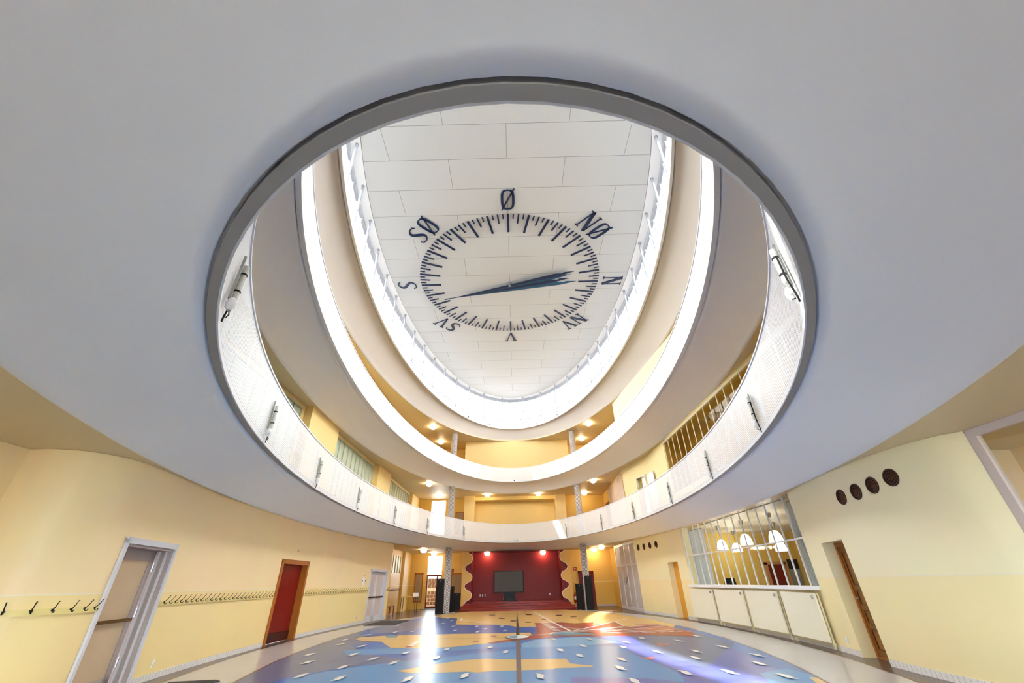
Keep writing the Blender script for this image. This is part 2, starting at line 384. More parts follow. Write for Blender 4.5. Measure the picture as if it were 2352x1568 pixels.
# dashes on the sand, white roads
for x, y in [(1015, 770), (1095, 797), (1190, 818), (1315, 828), (1570, 772), (1690, 783), (1450, 805), (1025, 945), (880, 988), (320, 1035), (1320, 765)]:
    area(A([(x-28, y), (x-15, y-5), (x+25, y-4), (x+28, y), (x+15, y+4), (x-20, y+4)]), c_bk if y < 900 else c_re)
def road(pts, w=.045, mi=None):
    q = [fl(*p) for p in pts]
    for i in range(len(q)-1):
        d = Vector((q[i+1][0]-q[i][0], q[i+1][1]-q[i][1], 0)); n = Vector((-d.y, d.x, 0)).normalized()*w/2
        rawarea([(q[i][0]-n.x, q[i][1]-n.y), (q[i+1][0]-n.x, q[i+1][1]-n.y), (q[i+1][0]+n.x, q[i+1][1]+n.y), (q[i][0]+n.x, q[i][1]+n.y)], c_wh if mi is None else mi)
road(A([(1355, 740), (1530, 835), (1670, 905)]), .07)
road(A([(1670, 905), (1900, 855), (2130, 800)]), .07)
road(A([(1670, 905), (2010, 880), (2352, 850), (2700, 860)]), .06)
road(A([(1330, 865), (1700, 880), (2352, 915)]), .05)
road(A([(1330, 938), (1500, 925), (1700, 912), (2352, 880)]), .05)
road(A([(2040, 825), (2115, 862), (1900, 885), (1700, 908)]), .05)
road(A([(1495, 930), (1520, 915), (1700, 905)]), .06)
road(D_([(400, 425), (0, 500)]), .05); road(D_([(1100, 420), (500, 480), (0, 530)]), .05); road(D_([(1330, 475), (800, 520), (0, 545)]), .05); road(D_([(1500, 510), (1200, 520), (700, 520), (250, 480)]), .05)
for k in range(9): x = 250+k*150; road(D_([(x, 552-k*4), (x+80, 552-k*4-2)]), .06)
for k in range(7): road(A([(1445+k*17, 832+k*11), (1455+k*17, 838+k*11)]), .18)
for k in range(4): road(A([(1560+k*60, 860+k*-2), (1590+k*60, 858+k*-2)]), .07)
road(A([(1560, 902), (1590, 903)]), .06)
road(A([(765, 795), (750, 818), (1010, 845), (1150, 850)]), .06)
road(A([(400, 990), (330, 1032)]), .10)
road(A([(-100, 976), (1120, 962)]), .02, c_bk); road(A([(1150, 855), (1350, 857)]), .05, c_re)
layer()
# meridian needle and centre disc
area(A([(1221, 735), (1243, 945), (1213, 945)]), c_bk)
area(A([(1213, 970), (1250, 970), (1262, 1400), (1295, 2600), (1232, 2600), (1218, 1400)]), c_gr)
cx, cy = fl(1188.5, 1463.5); rr = abs(fl(1217, 1464)[0]-cx)
def ring2(r, mi, a0=0, a1=2*pi): rawarea([(cx+r*cos(a0+(a1-a0)*k/32), cy+r*1.25*sin(a0+(a1-a0)*k/32)) for k in range(33 if a1-a0 < 6 else 32)], mi)
ring2(rr, c_gr); layer(); ring2(rr*.93, c_wh); layer(); ring2(rr*.75, c_te, pi/2, 3*pi/2); layer()
# white gulls / wave marks
sw = A([(230,862),(237,880),(207,915),(355,907),(650,800),(678,818),(607,840),(690,865),(704,900),(888,865),(957,887),(895,912),(1095,865),(1120,902),(295,1088),(638,1058),(553,1130),(197,1170),(25,1138),(998,1040),(1127,1080),(787,1280),(315,1308),(1525,973),(1822,973),(2260,965),(2125,997),(1770,1030),(2105,1040),(1583,1065),(1740,1110),(2090,1142),(2080,1215),(1415,1285),(2200,1325)])
sw += C_([(1410,275),(995,292),(1275,312),(1610,357),(1105,397),(1405,393),(1405,445),(1880,423),(1895,488),(1330,562),(1665,555),(2105,588)])
sw += B([(1045,217),(860,258),(815,296),(998,312),(555,384),(925,384),(538,450),(838,490),(1083,421),(482,565),(803,588)])
sh = [(-.06, .17), (.0, .15), (.042, .08), (.048, .0), (.036, -.06), (.034, -.11), (.06, -.17), (.0, -.15), (-.042, -.08), (-.048, 0), (-.036, .06), (-.034, .11)]
done = []
for p in sw:
    if any(hypot(p[0]-q[0], p[1]-q[1]) < 6 for q in done): continue
    done.append(p); x, y = fl(*p); sg = -1 if x < -.1 else 1
    w = [(x+a*sg, y+b) for a, b in sh]
    ar = sum(w[i-1][0]*w[i][1]-w[i][0]*w[i-1][1] for i in range(len(w)))
    if ar < 0: w = w[::-1]
    fm.face([Vector((a*U, b*U, lay[0]+.0004)) for a, b in w], c_wh)
o = fm.build('floor_map', FM); tag(o, 'oval painted floor map of blue water, yellow land and white wave marks', 'floor map')

# ------------------------------------------------------------------ curved walls
def cr(P, n=12):
    out = []
    for i in range(len(P)-1):
        p0, p1, p2, p3 = (Vector(P[j]) for j in (max(i-1, 0), i, i+1, min(i+2, len(P)-1)))
        for j in range(n):
            t = j/n; out.append(.5*((2*p1)+(p2-p0)*t+(2*p0-5*p1+4*p2-p3)*t*t+(3*p1-p0-3*p2+p3)*t**3))
    out.append(Vector(P[-1])); return out
class Plan:
    def __init__(s, pts, side):
        s.p = [Vector((p[0], p[1])) for p in pts]; s.side = side; s.S = [0]
        for i in range(len(s.p)-1): s.S.append(s.S[-1]+(s.p[i+1]-s.p[i]).length)
    def at(s, q):
        q = min(max(q, 0), s.S[-1]-1e-9)
        for i in range(len(s.p)-1):
            if s.S[i+1] >= q: return s.p[i].lerp(s.p[i+1], (q-s.S[i])/(s.S[i+1]-s.S[i]))
    def nrm(s, i):           # away from the room
        a, b = s.p[max(i-1, 0)], s.p[min(i+1, len(s.p)-1)]; t = (b-a).normalized(); return Vector((-t.y, t.x))*s.side
    def nat(s, q):
        a, b = s.at(q-.02), s.at(q+.02); t = (b-a).normalized(); return Vector((-t.y, t.x))*s.side
def wall(name, plan, z0, z1, th, mats, holes=(), s0=None, s1=None, curved=True, parent=None):
    cuts = sorted(set([round(v, 5) for v in plan.S]+[round(h[i], 5) for h in holes for i in (0, 1)]))
    zs = sorted(set([z0, z1]+[h[i] for h in holes for i in (2, 3)]))
    def solid(i, j):
        if i < 0 or j < 0 or i >= len(cuts)-1 or j >= len(zs)-1: return False
        sm = (cuts[i]+cuts[i+1])/2; zm = (zs[j]+zs[j+1])/2
        if s0 is not None and not (s0 < sm < s1): return False
        return not any(h[0] < sm < h[1] and h[2] < zm < h[3] for h in holes)
    I = [plan.at(c) for c in cuts]
    O = []
    for k, c in enumerate(cuts):
        if curved: O.append(I[k]+plan.nat(c)*th)
        else:
            # mitred corner
            a = plan.nat(max(c-.05, .03)); b = plan.nat(min(c+.05, plan.S[-1]-.03)); d = (a+b)
            O.append(I[k]+(d/ max(1+a.dot(b), .3))*th)
    mb = MB(); vi = {}
    def V(k, j, o):
        key = (k, j, o)
        if key not in vi: vi[key] = len(mb.v); q = (O if o else I)[k]; mb.v.append(m3(q.x, q.y, zs[j]))
        return vi[key]
    def F_(*a): mb.f.append(a); mb.m.append(0); mb.uv.append(None)
    for i in range(len(cuts)-1):
        for j in range(len(zs)-1):
            if not solid(i, j): continue
            F_(V(i,j,0), V(i+1,j,0), V(i+1,j+1,0), V(i,j+1,0)); F_(V(i+1,j,1), V(i,j,1), V(i,j+1,1), V(i+1,j+1,1))
            if not solid(i-1, j): F_(V(i,j,1), V(i,j,0), V(i,j+1,0), V(i,j+1,1))
            if not solid(i+1, j): F_(V(i+1,j,0), V(i+1,j,1), V(i+1,j+1,1), V(i+1,j+1,0))
            if not solid(i, j-1): F_(V(i,j,1), V(i+1,j,1), V(i+1,j,0), V(i,j,0))
            if not solid(i, j+1): F_(V(i,j+1,0), V(i+1,j+1,0), V(i+1,j+1,1), V(i,j+1,1))
    return struct(mb, name, mats, parent)
PL = Plan(cr([(-5.23,4.27),(-4.95,4.28),(-4.66,4.45),(-4.5,4.85),(-4.56,5.4),(-4.74,6.3),(-4.88,7.2),(-4.99,8.4),(-5.08,10),(-5.1,11.5),(-5.03,13.2),(-4.86,15.1),(-4.58,16.8)]), 1)
PR = Plan(cr([(4.93,4.38),(4.76,4.58),(4.66,4.95),(4.63,5.5),(4.72,6.5),(4.88,7.3),(5.0,8.0),(5.08,9),(5.1,10.5),(5.08,12),(5.0,13.6),(4.82,15.2),(4.5,17.2)]), -1)
ZC = 1.34
D1 = (1.36, 2.40, -1, .48); D2 = (6.12, 7.46, -1, .52); D3 = (11.58, 12.80, -1, .45)
wall('wall_left', PL, -1, ZC, .22, wallL, [D1, D2, D3])
O1 = (9.90, 10.60, -1, .47); O2 = (2.27, 2.95, -1, .45); KW = (3.55, 9.30, -.197, ZC)
wall('wall_right', PR, -1, ZC, .22, wallR, [O1, O2, KW])
PLn = Plan([(-5.23,-3.9),(-5.23,4.30)], 1); wall('wall_left_front', PLn, -1, ZC, .2, wallL, curved=False)
def strip(plan, a, b, off, th, z0, z1, name, m, n=60, uv=True, kind='structure'):
    mb = MB(); P0 = []; P1 = []; us = []
    for k in range(n+1):
        s = a+(b-a)*k/n; p = plan.at(s); q = plan.nat(s); P0.append(p-q*off); P1.append(p-q*(off+th)); us.append(s*U)
    ring = lambda k: [m3(P0[k].x, P0[k].y, z0), m3(P1[k].x, P1[k].y, z0), m3(P1[k].x, P1[k].y, z1), m3(P0[k].x, P0[k].y, z1)]
    for k in range(n):
        r0, r1 = ring(k), ring(k+1)
        for e in range(4):
            f = (e+1) % 4; u = [(us[k], 0), (us[k], (z1-z0)*U), (us[k+1], (z1-z0)*U), (us[k+1], 0)] if e == 1 else [(us[k], .02), (us[k], .03), (us[k+1], .03), (us[k+1], .02)]
            mb.face([r0[e], r0[f], r1[f], r1[e]], 0, u)
    mb.face(ring(0)); mb.face(ring(n)[::-1])
    o = mb.build(name, m)
    if kind: o['kind'] = kind
    return o
SKH = -1+.075
for a, b in ((.05, 1.30), (2.44, 6.08), (7.52, 11.5), (12.9, 13.05)): strip(PL, a, b, 0.002, .012, -1, SKH, 'baseboard_left', tilew)
for a, b in ((.05, 2.25), (2.97, 3.5), (9.38, 9.88), (10.62, 12.95), (3.55, 9.30)): strip(PR, a, b, 0.002, .012, -1, SKH, 'baseboard_right', tilew)

# ------------------------------------------------------------------ slabs, soffits, balustrades
for i, L in enumerate(LV):
    # flat yellow ceiling outside the white ring
    mb = MB(); plate_ring(mb, L['ao']-.03, L['bo']-.03, L['zo']+.012)
    plate_ring(mb, L['ao']-.03, L['bo']-.03, L['zi']+.0)
    mb.loft([ell(L['ao']-.03, L['bo']-.03, L['zo']+.012), ell(L['ao']-.03, L['bo']-.03, L['zi'])])
    struct(mb, 'ceiling', ceil_y, loc=(0, 0, (L['zo']+1)*U))
    # white dished ring
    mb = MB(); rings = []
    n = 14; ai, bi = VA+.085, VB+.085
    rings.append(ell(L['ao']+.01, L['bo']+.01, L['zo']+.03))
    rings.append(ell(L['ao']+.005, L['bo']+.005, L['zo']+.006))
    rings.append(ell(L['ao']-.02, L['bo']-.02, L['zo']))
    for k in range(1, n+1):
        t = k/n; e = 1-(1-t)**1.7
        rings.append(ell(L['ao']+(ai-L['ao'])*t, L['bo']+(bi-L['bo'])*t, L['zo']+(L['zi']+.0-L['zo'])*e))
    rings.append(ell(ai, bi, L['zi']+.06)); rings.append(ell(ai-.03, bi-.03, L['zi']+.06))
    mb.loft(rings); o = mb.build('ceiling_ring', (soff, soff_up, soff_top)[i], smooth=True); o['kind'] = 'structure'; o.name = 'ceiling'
    # gallery floor plate with its edge beam
    mb = MB(); plate_ring(mb, VA+.05, VB+.05, L['zi']+.075)
    e0 = [ell(VA+.062, VB+.062, L['zi']-.005), ell(VA, VB, L['zi']-.005), ell(VA, VB, L['zi']+.08), ell(VA+.062, VB+.062, L['zi']+.08)]
    if i == 2: e0 = [ell(VA+.062, VB+.062, L['zi']-.005), ell(VA, VB, L['zi']-.005), ell(VA, VB, L['top']), ell(VA+.062, VB+.062, L['top'])]
    mb2 = MB(); mb2.loft(e0, cyc=True)
    if i < 2:
        struct(mb, 'floor', seam)
        rt = empty('balustrade', m3(0, YC, L['zi']), ['white perforated steel balustrade round the lower oval gallery', 'white perforated steel balustrade round the upper oval gallery'][i], 'balustrade')
        mb2.build('edge_beam', rimgrey if i == 0 else white, rt)
        # perforated sheet: inner and outer skin 1 cm apart would double the pattern, so one folded sheet
        P = MB(); a, b = VA-.005, VB-.005; us = [0]; e1 = ell(a, b, 0)
        for k in range(NE): us.append(us[-1]+(e1[(k+1) % NE]-e1[k]).length)
        zb = L['zi']+.035; zs = [zb, L['top']]
        P.loft([ell(a, b, zs[0]), ell(a, b, zs[1])], uvs=(us, [0, (zs[1]-zs[0])*U]))
        P.build('perforated_panel', perf if i == 0 else perf2, rt, smooth=True)
        Rr = MB(); Rr.loft([ell(a+.012, b+.012, L['top']-.012), ell(a-.014, b-.014, L['top']-.012), ell(a-.014, b-.014, L['top']+.008), ell(a+.012, b+.012, L['top']+.008)], cyc=True)
        Rr.build('top_rail', white, rt)
        Br = MB(); Br.loft([ell(a+.01, b+.01, zb-.035), ell(a-.01, b-.01, zb-.035), ell(a-.01, b-.01, zb+.005), ell(a+.01, b+.01, zb+.005)], cyc=True)
        Br.build('bottom_rail', white, rt)
        for k in range(0, NE, 4):
            p = ell(a+.03, b+.03, zb)[k]; q = ell(a+.03, b+.03, L['top']-.02)[k]; S_ = MB(); S_.tube([p, q], .016, 6); S_.build('post', white, rt)
    else:
        struct(mb2, 'trim_1', white)
        mb.loft([ell(VA+.34, VB+.34, L['zi']+.075), ell(VA+.34, VB+.34, 7.3)]); struct(mb, 'ceiling', white)
# ------------------------------------------------------------------ clerestory and roof
ZR = 8.83
mb = MB(); mb.prism([(p.x, p.y) for p in ell(VA-.01, VB-.01, 0)], (ZR+1)*U, (ZR+1)*U+.02); struct(mb, 'ceiling', roofmat, loc=(0, 0, (ZR+1)*U))
mb = MB(); mb.loft([ell(VA+.002, VB+.002, ZR), ell(VA+.6, VB+.6, ZR), ell(VA+.6, VB+.6, ZR+.15), ell(VA+.002, VB+.002, ZR+.15)], cyc=True)
mb.prism([(p.x, p.y) for p in ell(VA+.6, VB+.6, 0)], (ZR+1)*U+.22, (ZR+1)*U+.26); struct(mb, 'ceiling', roofwhite)
win = empty('window_1', m3(0, YC, 7.28), kind='structure')
def ang_arc(a, b, n, phase):
    # n parameter angles at equal arc spacing, counted from the far end of the oval
    M_ = 4000; t = [pi/2+2*pi*k/M_ for k in range(M_+1)]; s = [0]
    for k in range(M_): s.append(s[-1]+hypot(a*(cos(t[k+1])-cos(t[k])), b*(sin(t[k+1])-sin(t[k]))))
    out = []; j = 0
    for k in range(n):
        q = (k+phase)/n*s[-1]
        while s[j+1] < q: j += 1
        out.append(t[j]+(t[j+1]-t[j])*(q-s[j])/(s[j+1]-s[j]))
    return out
GA, GB = VA+.28, VB+.28
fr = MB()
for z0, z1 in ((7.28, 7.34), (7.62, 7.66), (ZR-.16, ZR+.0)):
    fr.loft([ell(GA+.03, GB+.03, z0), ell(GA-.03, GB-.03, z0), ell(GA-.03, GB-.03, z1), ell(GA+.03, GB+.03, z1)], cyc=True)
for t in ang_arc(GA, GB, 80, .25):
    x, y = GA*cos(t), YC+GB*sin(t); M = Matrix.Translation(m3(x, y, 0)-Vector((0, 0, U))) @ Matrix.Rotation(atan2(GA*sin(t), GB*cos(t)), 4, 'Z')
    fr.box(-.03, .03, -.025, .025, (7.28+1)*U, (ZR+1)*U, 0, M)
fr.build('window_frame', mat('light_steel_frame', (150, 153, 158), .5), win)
pn = MB(); pn.loft([ell(GA, GB, 7.66), ell(GA, GB, ZR-.02)]); pn.build('pane', mat_glass('skylight_glass', (250, 251, 252), .05), win)
pn = MB(); pn.loft([ell(GA-.02, GB-.02, 7.30), ell(GA-.02, GB-.02, 7.62)]); pn.build('lower_pane', frost, win)
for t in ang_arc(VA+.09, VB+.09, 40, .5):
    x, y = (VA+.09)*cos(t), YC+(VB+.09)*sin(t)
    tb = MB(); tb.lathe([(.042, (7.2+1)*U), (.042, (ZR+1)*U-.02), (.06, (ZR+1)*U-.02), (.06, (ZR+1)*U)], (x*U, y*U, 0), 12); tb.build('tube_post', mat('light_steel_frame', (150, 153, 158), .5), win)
# gallery roof outside of the clerestory (keeps the sky out of the galleries)
mb = MB(); plate_ring(mb, VA+.34, VB+.34, 7.3); struct(mb, 'ceiling', mat('roof_gravel', (66, 64, 62), .9))

# ------------------------------------------------------------------ compass on the ceiling
CZ = (ZR+1)*U
comp = empty('ceiling_compass', Vector((0, YC*U, CZ-.04)), 'dark blue compass dial of tick marks and letters fixed to the white ceiling', 'compass dial')
def cfn(ang):
    # p right, q outward; seen from below with the top towards the camera
    def fn(p, q, h):
        a = ang; x = p*cos(a)+q*sin(a); v = -p*sin(a)+q*cos(a)     # v: towards the entrance
        return Vector((x*U, (YC-v)*U, CZ-h))
    return fn
for k in range(128):
    a = 2*pi*k/128
    if k % 4 == 0: r0, w, nm = 2.345, .062, 'long_tick'
    elif k % 2 == 0: r0, w, nm = 2.68, .042, 'medium_tick'
    else: r0, w, nm = 2.85, .036, 'short_tick'
    t_ = MB(); t_.prism([(-w/2, r0), (w/2, r0), (w/2, 3.01), (-w/2, 3.01)], .0, .03, 0, cfn(a)); t_.build(nm, navy, comp)
GL = {}
def g_O():
    out = []; n = 40
    def se(hw, hh, t, e=3.2): c, s = cos(t), sin(t); return (hw*abs(c)**(2/e)*(1 if c > 0 else -1), hh*abs(s)**(2/e)*(1 if s > 0 else -1))
    return [('ring', [se(.185, .325, 2*pi*k/n) for k in range(n)], [se(.115, .295, 2*pi*k/n) for k in range(n)]), ('st', [(-.17, -.35), (.17, .35)], [.035, .035])]
def g_S():
    pts = []; 
    for k in range(25):
        t = k/24; y = .31-.62*t; x = .13*sin(2*pi*(t))*(-1)*(1.0)
        pts.append((x+.02, y))
    pts = [(.17, .22)]+[(.12, .29)]+pts[1:-1]+[(-.10, -.29), (-.16, -.2)]
    w = [.035, .03]+[.03+.06*sin(pi*k/(len(pts)-5)) for k in range(len(pts)-4)]+[.03, .035]
    return [('st', pts, w)]
g_N = lambda: [('st', [(-.16, -.325), (-.16, .325)], [.03, .03]), ('st', [(-.15, .325), (.15, -.325)], [.10, .10]), ('st', [(.16, -.325), (.16, .325)], [.03, .03]), ('st', [(-.24, .31), (-.08, .31)], [.03, .03]), ('st', [(-.22, -.31), (-.10, -.31)], [.03, .03]), ('st', [(.10, .31), (.22, .31)], [.03, .03])]
g_V = lambda: [('st', [(-.17, .325), (.0, -.325)], [.09, .05]), ('st', [(.17, .325), (.0, -.325)], [.03, .03]), ('st', [(-.25, .31), (-.09, .31)], [.03, .03]), ('st', [(.11, .31), (.23, .31)], [.03, .03])]
def glyph(kind, ang, p0):
    f0 = cfn(ang); fn = lambda p, q, h: f0(p+p0, q+3.50, h)
    g = MB()
    for it in {'O': g_O, 'S': g_S, 'N': g_N, 'V': g_V}[kind]():
        if it[0] == 'ring':
            o_, i_ = it[1], it[2]; n = len(o_)
            g.loft([[fn(*q, .0) for q in o_], [fn(*q, .035) for q in o_], [fn(*q, .035) for q in i_], [fn(*q, .0) for q in i_]], cyc=True)
        else: g.ribbon(it[1], it[2], fn, .0, .035)
    g.build({'O': 'letter_slashed_o', 'S': 'letter_s', 'N': 'letter_n', 'V': 'letter_v'}[kind], navy, comp)
glyph('O', 0, 0); glyph('N', pi/2, 0); glyph('V', pi, 0); glyph('S', -pi/2, 0)
for k, a in (('NO', pi/4), ('NV', 3*pi/4), ('SV', -3*pi/4), ('SO', -pi/4)):
    glyph(k[0], a, -.26); glyph(k[1], a, .26)
nee = empty('compass_needle', Vector((0, YC*U, CZ-.14)), 'long blue feathered compass needle hanging across the ceiling dial', 'compass needle')
tail = Vector((-2.33, .73)); tips = [(2.12, -.66), (2.02, -.50), (2.0, -.28), (2.25, -.10)]
for k, tp in enumerate(tips):
    tp = Vector(tp); d = (tp-tail); L_ = d.length; d.normalize(); n = Vector((-d.y, d.x)); w = .085
    P = [tail, tail+d*L_*.5-n*w*.55, tail+d*L_*.86-n*w, tail+d*L_*.91-n*w*.35, tail+d*L_*.93-n*w*.8, tp, tail+d*L_*.88+n*w*.9, tail+d*L_*.5+n*w*.55]
    b_ = MB(); b_.prism([(q.x*U, (q.y+YC)*U) for q in P][::-1], CZ-.16+.02*k, CZ-.145+.02*k); b_.build('blade', [navy, navy2][k % 2], nee)
h_ = MB(); h_.lathe([(.07, CZ-.18), (.07, CZ-.02), (.1, CZ-.02), (.1, CZ)], (0, YC*U, 0), 16); h_.build('hub', steel, nee)

# ------------------------------------------------------------------ striped columns
CX, CYY, CR = 2.92, 19.7, .138
nm = [('ground floor under the lower gallery', -1, LV[0]['zo']+.05), ('lower gallery', LV[0]['zi']+.08, LV[1]['zo']+.05), ('upper gallery', LV[1]['zi']+.08, LV[2]['zo']+.05)]
for sx, sd in ((-1, 'left'), (1, 'right')):
    for lv, z0, z1 in nm:
        c = MB(); c.lathe([(CR*U, z0*U), (CR*U, z1*U)], ((CX if sx > 0 else -CX)*U, CYY*U, U), 32, uvs=True)
        o = c.build('striped_column', colst, smooth=False)
        for p in o.data.polygons: p.use_smooth = len(p.vertices) == 4
        if sx < 0:
            for l_ in o.data.uv_layers[0].data: l_.uv = (-l_.uv[0], l_.uv[1])
        tag(o, 'round column with black and white spiral stripes, %s of the stage axis on the %s' % (sd, lv), 'column')

# ------------------------------------------------------------------ far end, ground floor
YB = 22.0; YS = 23.2; XS = 2.13
def wbox(name, x0, x1, y0, y1, z0, z1, m): 
    b = MB(); b.box(x0*U, x1*U, y0*U, y1*U, (z0+1)*U, (z1+1)*U); return struct(b, name, m)
wbox('wall_stage_back', -XS-.1, XS+.1, YS, YS+.15, -1, ZC, red)
wbox('wall_stage_left', -XS-.40, -XS-.02, YB+.09, YS, -1, ZC, red); wbox('wall_stage_right', XS+.0, XS+.40, YB+.09, YS, -1, ZC, red)
b = MB(); b.box(-XS*U-.05, XS*U+.05, YB*U, YS*U, (ZC+1)*U-.01, (ZC+1)*U+.0); struct(b, 'ceiling', red)
# scalloped wings
def wing(sx, label):
    pts = []
    x_in, x_deep = 2.15, 2.47
    zs_, z_ = [], 1.27
    bumps = [(1.27, 0), (.99, 0), (.69, 1), (.30, 0), (-.07, 1), (-.45, 0), (-.86, 1)]
    n = 64; ed = []
    ks = [(1.27, 2.30), (1.20, 2.17), (1.02, 2.12), (.86, 2.20), (.80, 2.33), (.69, 2.45), (.58, 2.45), (.47, 2.33), (.42, 2.22), (.32, 2.13), (.18, 2.13), (.09, 2.22), (.04, 2.33), (-.04, 2.45), (-.15, 2.46), (-.25, 2.36), (-.31, 2.24), (-.41, 2.13), (-.53, 2.13), (-.62, 2.21), (-.67, 2.33), (-.77, 2.44), (-.88, 2.50), (-.99, 2.53)]
    e = cr([Vector((k[1], k[0])) for k in ks], 5)
    poly = [(2.60, -.99), (2.60, 1.335), (2.28, 1.335)]+[(p.x, p.y) for p in e]
    w = MB(); w.prism([(sx*p[0]*U, (p[1]+1)*U) for p in poly], YB*U, (YB+.07)*U, 0, lambda x, y, z: Vector((x, z, y)))
    rt = w.build('stage_wing', mat('wing_yellow', (232, 190, 108), .5)); tag(rt, label, 'stage wing')
    ln = MB(); ln.ribbon([(sx*(p.x-.012), p.y) for p in e], .03, lambda x, y, z: Vector((x*U, z, (y+1)*U)), (YB-.012)*U, (YB+.075)*U); ln.build('pale_edge', mat('pale_edge', (250, 226, 200), .5), rt)
    wbox('wall_wing_side', *(sorted((sx*2.6, sx*2.54))), YB+.07, 23.0, -1, ZC, yellow)
wing(-1, 'yellow wave-edged wing board on the left of the red stage'); wing(1, 'yellow wave-edged wing board on the right of the red stage')
# stage steps
st = empty('stage', m3(0, 21, -1), 'low dark red stage with curved steps in front of the red back wall', 'stage')
def stepslab(w, yf, bulge, z0, z1, name, yb=YB-.01):
    n = 24; front = [(-w+2*w*k/n, yf+bulge*(abs(-1+2*k/n)**2)) for k in range(n+1)]
    poly = front+[(w, yb), (-w, yb)]
    s_ = MB(); s_.prism([(p[0]*U, p[1]*U) for p in poly], (z0+1)*U+.006, (z1+1)*U+.006); s_.build(name, redstage, st)
stepslab(2.47, 19.95, .35, -1, -.935, 'step'); stepslab(2.50, 20.6, .3, -.935, -.87, 'step'); stepslab(2.42, 21.2, .25, -.87, -.80, 'step'); stepslab(2.10, 21.75, .1, -1, -.735, 'platform', YS-.005)
# screen on the stage
tv = empty('display_screen', m3(-.37, 23.0, -.735), 'large dark flat screen on a black stand at the middle of the red stage', 'screen')
b = MB(); b.bevbox(-1.12*U, .34*U, 22.92*U, 22.99*U, (-.40+1)*U, (.515+1)*U, .01); b.build('casing', black, tv)
b = MB(); b.box(-1.08*U, .30*U, 22.905*U, 22.921*U, (-.37+1)*U, (.485+1)*U); b.build('screen_panel', mat('switched_off_panel', (92, 90, 84), .45, spec=.2), tv)
b = MB(); b.box(-.62*U, -.1*U, 22.95*U, 23.1*U, .265*U+.01, .62*U); b.box(-.72*U, .0*U, 22.8*U, 23.15*U, .265*U+.006, .265*U+.05); b.build('stand', black, tv)
amp = MB(); amp.bevbox(-.63*U, -.10*U, 22.55*U, 22.78*U, .265*U+.007, .265*U+.2, .02)
ar_ = amp.build('black_case', black); tag(ar_, 'small black equipment case on the stage below the big screen', 'case')
for sx_ in (-.66, -.07): b = MB(); b.tube([(sx_*U, 22.56*U, .30*U), (sx_*U, 22.5*U, .34*U), (sx_*U, 22.5*U, .39*U), (sx_*U, 22.56*U, .41*U)], .01, 6); b.build('handle', steel, ar_)
def plate(x, z, label, w=.05, h=.09):
    b = MB(); b.bevbox((x-w/2)*U, (x+w/2)*U, (YS-.02)*U, YS*U-.001, (z+1-h/2)*U, (z+1+h/2)*U, .006); o = b.build('wall_socket', white)
    c = MB(); c.box((x-w/4)*U, (x+w/4)*U, (YS-.024)*U, (YS-.0195)*U, (z+1-h/4)*U, (z+1+h/4)*U); c.build('socket_insert', greyw, o); tag(o, label, 'socket', 'sockets on the red stage wall')
plate(-1.80, -.50, 'white wall socket, leftmost of three low on the red stage wall'); plate(-1.68, -.50, 'white wall socket, middle one of three low on the red stage wall'); plate(-1.56, -.50, 'white wall socket, rightmost of three low on the red stage wall')
plate(1.60, -.50, 'single white wall socket low on the right of the red stage wall')
# back walls either side
BW = 22.9
bl = Plan([(-5.35, BW), (-2.56, BW)], 1)
wall('wall_back_left', bl, -1, ZC, .15, yellow, [(.93, 1.66, -1, 1.25)], curved=False)
bl2 = Plan([(-4.58-.05, 16.86), (-5.22, 16.86), (-5.22, 22.95)], 1)
b = MB(); b.box(-5.3*U, -4.60*U, 16.80*U, 16.95*U, 0, (ZC+1)*U); struct(b, 'wall_alcove_front', yellow)
al = Plan([(-5.22, 16.8), (-5.22, 19.25), (-5.22, 22.95)], 1)
wall('wall_alcove_left', al, -1, ZC, .15, yellow, [(2.55, 3.85, .46, 1.12)], curved=False)
b = MB(); b.box(-5.3*U, -5.23*U, 19.3*U, 20.7*U, (.44+1)*U, (1.14+1)*U); g_ = struct(b, 'window_2', greenp)
b = MB()
for y in (19.36, 19.8, 20.2, 20.62): b.box(-5.235*U, -5.2*U, (y-.015)*U, (y+.015)*U, 1.46*U, 2.12*U)
b.build('window_frame', mat('yellow_frame', (212, 176, 84), .4), g_)
b = MB(); b.box(-5.22*U, -5.12*U, 21.0*U, 21.9*U, 0, (ZC+1)*U); struct(b, 'wall_pier_left', yellow)
br = Plan([(2.58, 22.4), (4.80, 22.4)], 1); wall('wall_back_right', br, -1, ZC, .15, yellow, [], curved=False)
b = MB(); b.box(4.62*U, 4.8*U, 20.25*U, 22.4*U, 0, (ZC+1)*U); struct(b, 'wall_alcove_right', yellow)
b = MB(); b.box(2.58*U, 4.62*U, (22.4-.012)*U, 22.399*U, 0.001, .075*U); struct(b, 'baseboard_back', tilew)
# left far entrance: red framed glass door with a tall light above
ex = empty('door_1', m3(-4.05, BW, -1), kind='structure')
x0, x1 = -4.42, -3.69
b = MB()
for xa, xb in ((x0, x0+.05), (x1-.05, x1), (-3.94, -3.88)): b.box(xa*U, xb*U, (BW+.02)*U, (BW+.08)*U, .001, 1.42*U)
for za, zb in ((0.001, .10), (1.34, 1.42)): b.box(x0*U, x1*U, (BW+.015)*U, (BW+.085)*U, za*U, zb*U)
b.build('door_frame', mat('oxblood_frame', (104, 30, 24), .4), ex)
b = MB(); b.box(x0*U, x1*U, (BW+.045)*U, (BW+.05)*U, .1*U, 2.25*U); b.build('pane', glass, ex)
b = MB()
for xa, xb in ((x0, x0+.02), (x1-.02, x1), (-3.93, -3.915)): b.box(xa*U, xb*U, (BW+.03)*U, (BW+.07)*U, 1.42*U, 2.25*U)
b.build('upper_frame', greyw, ex)
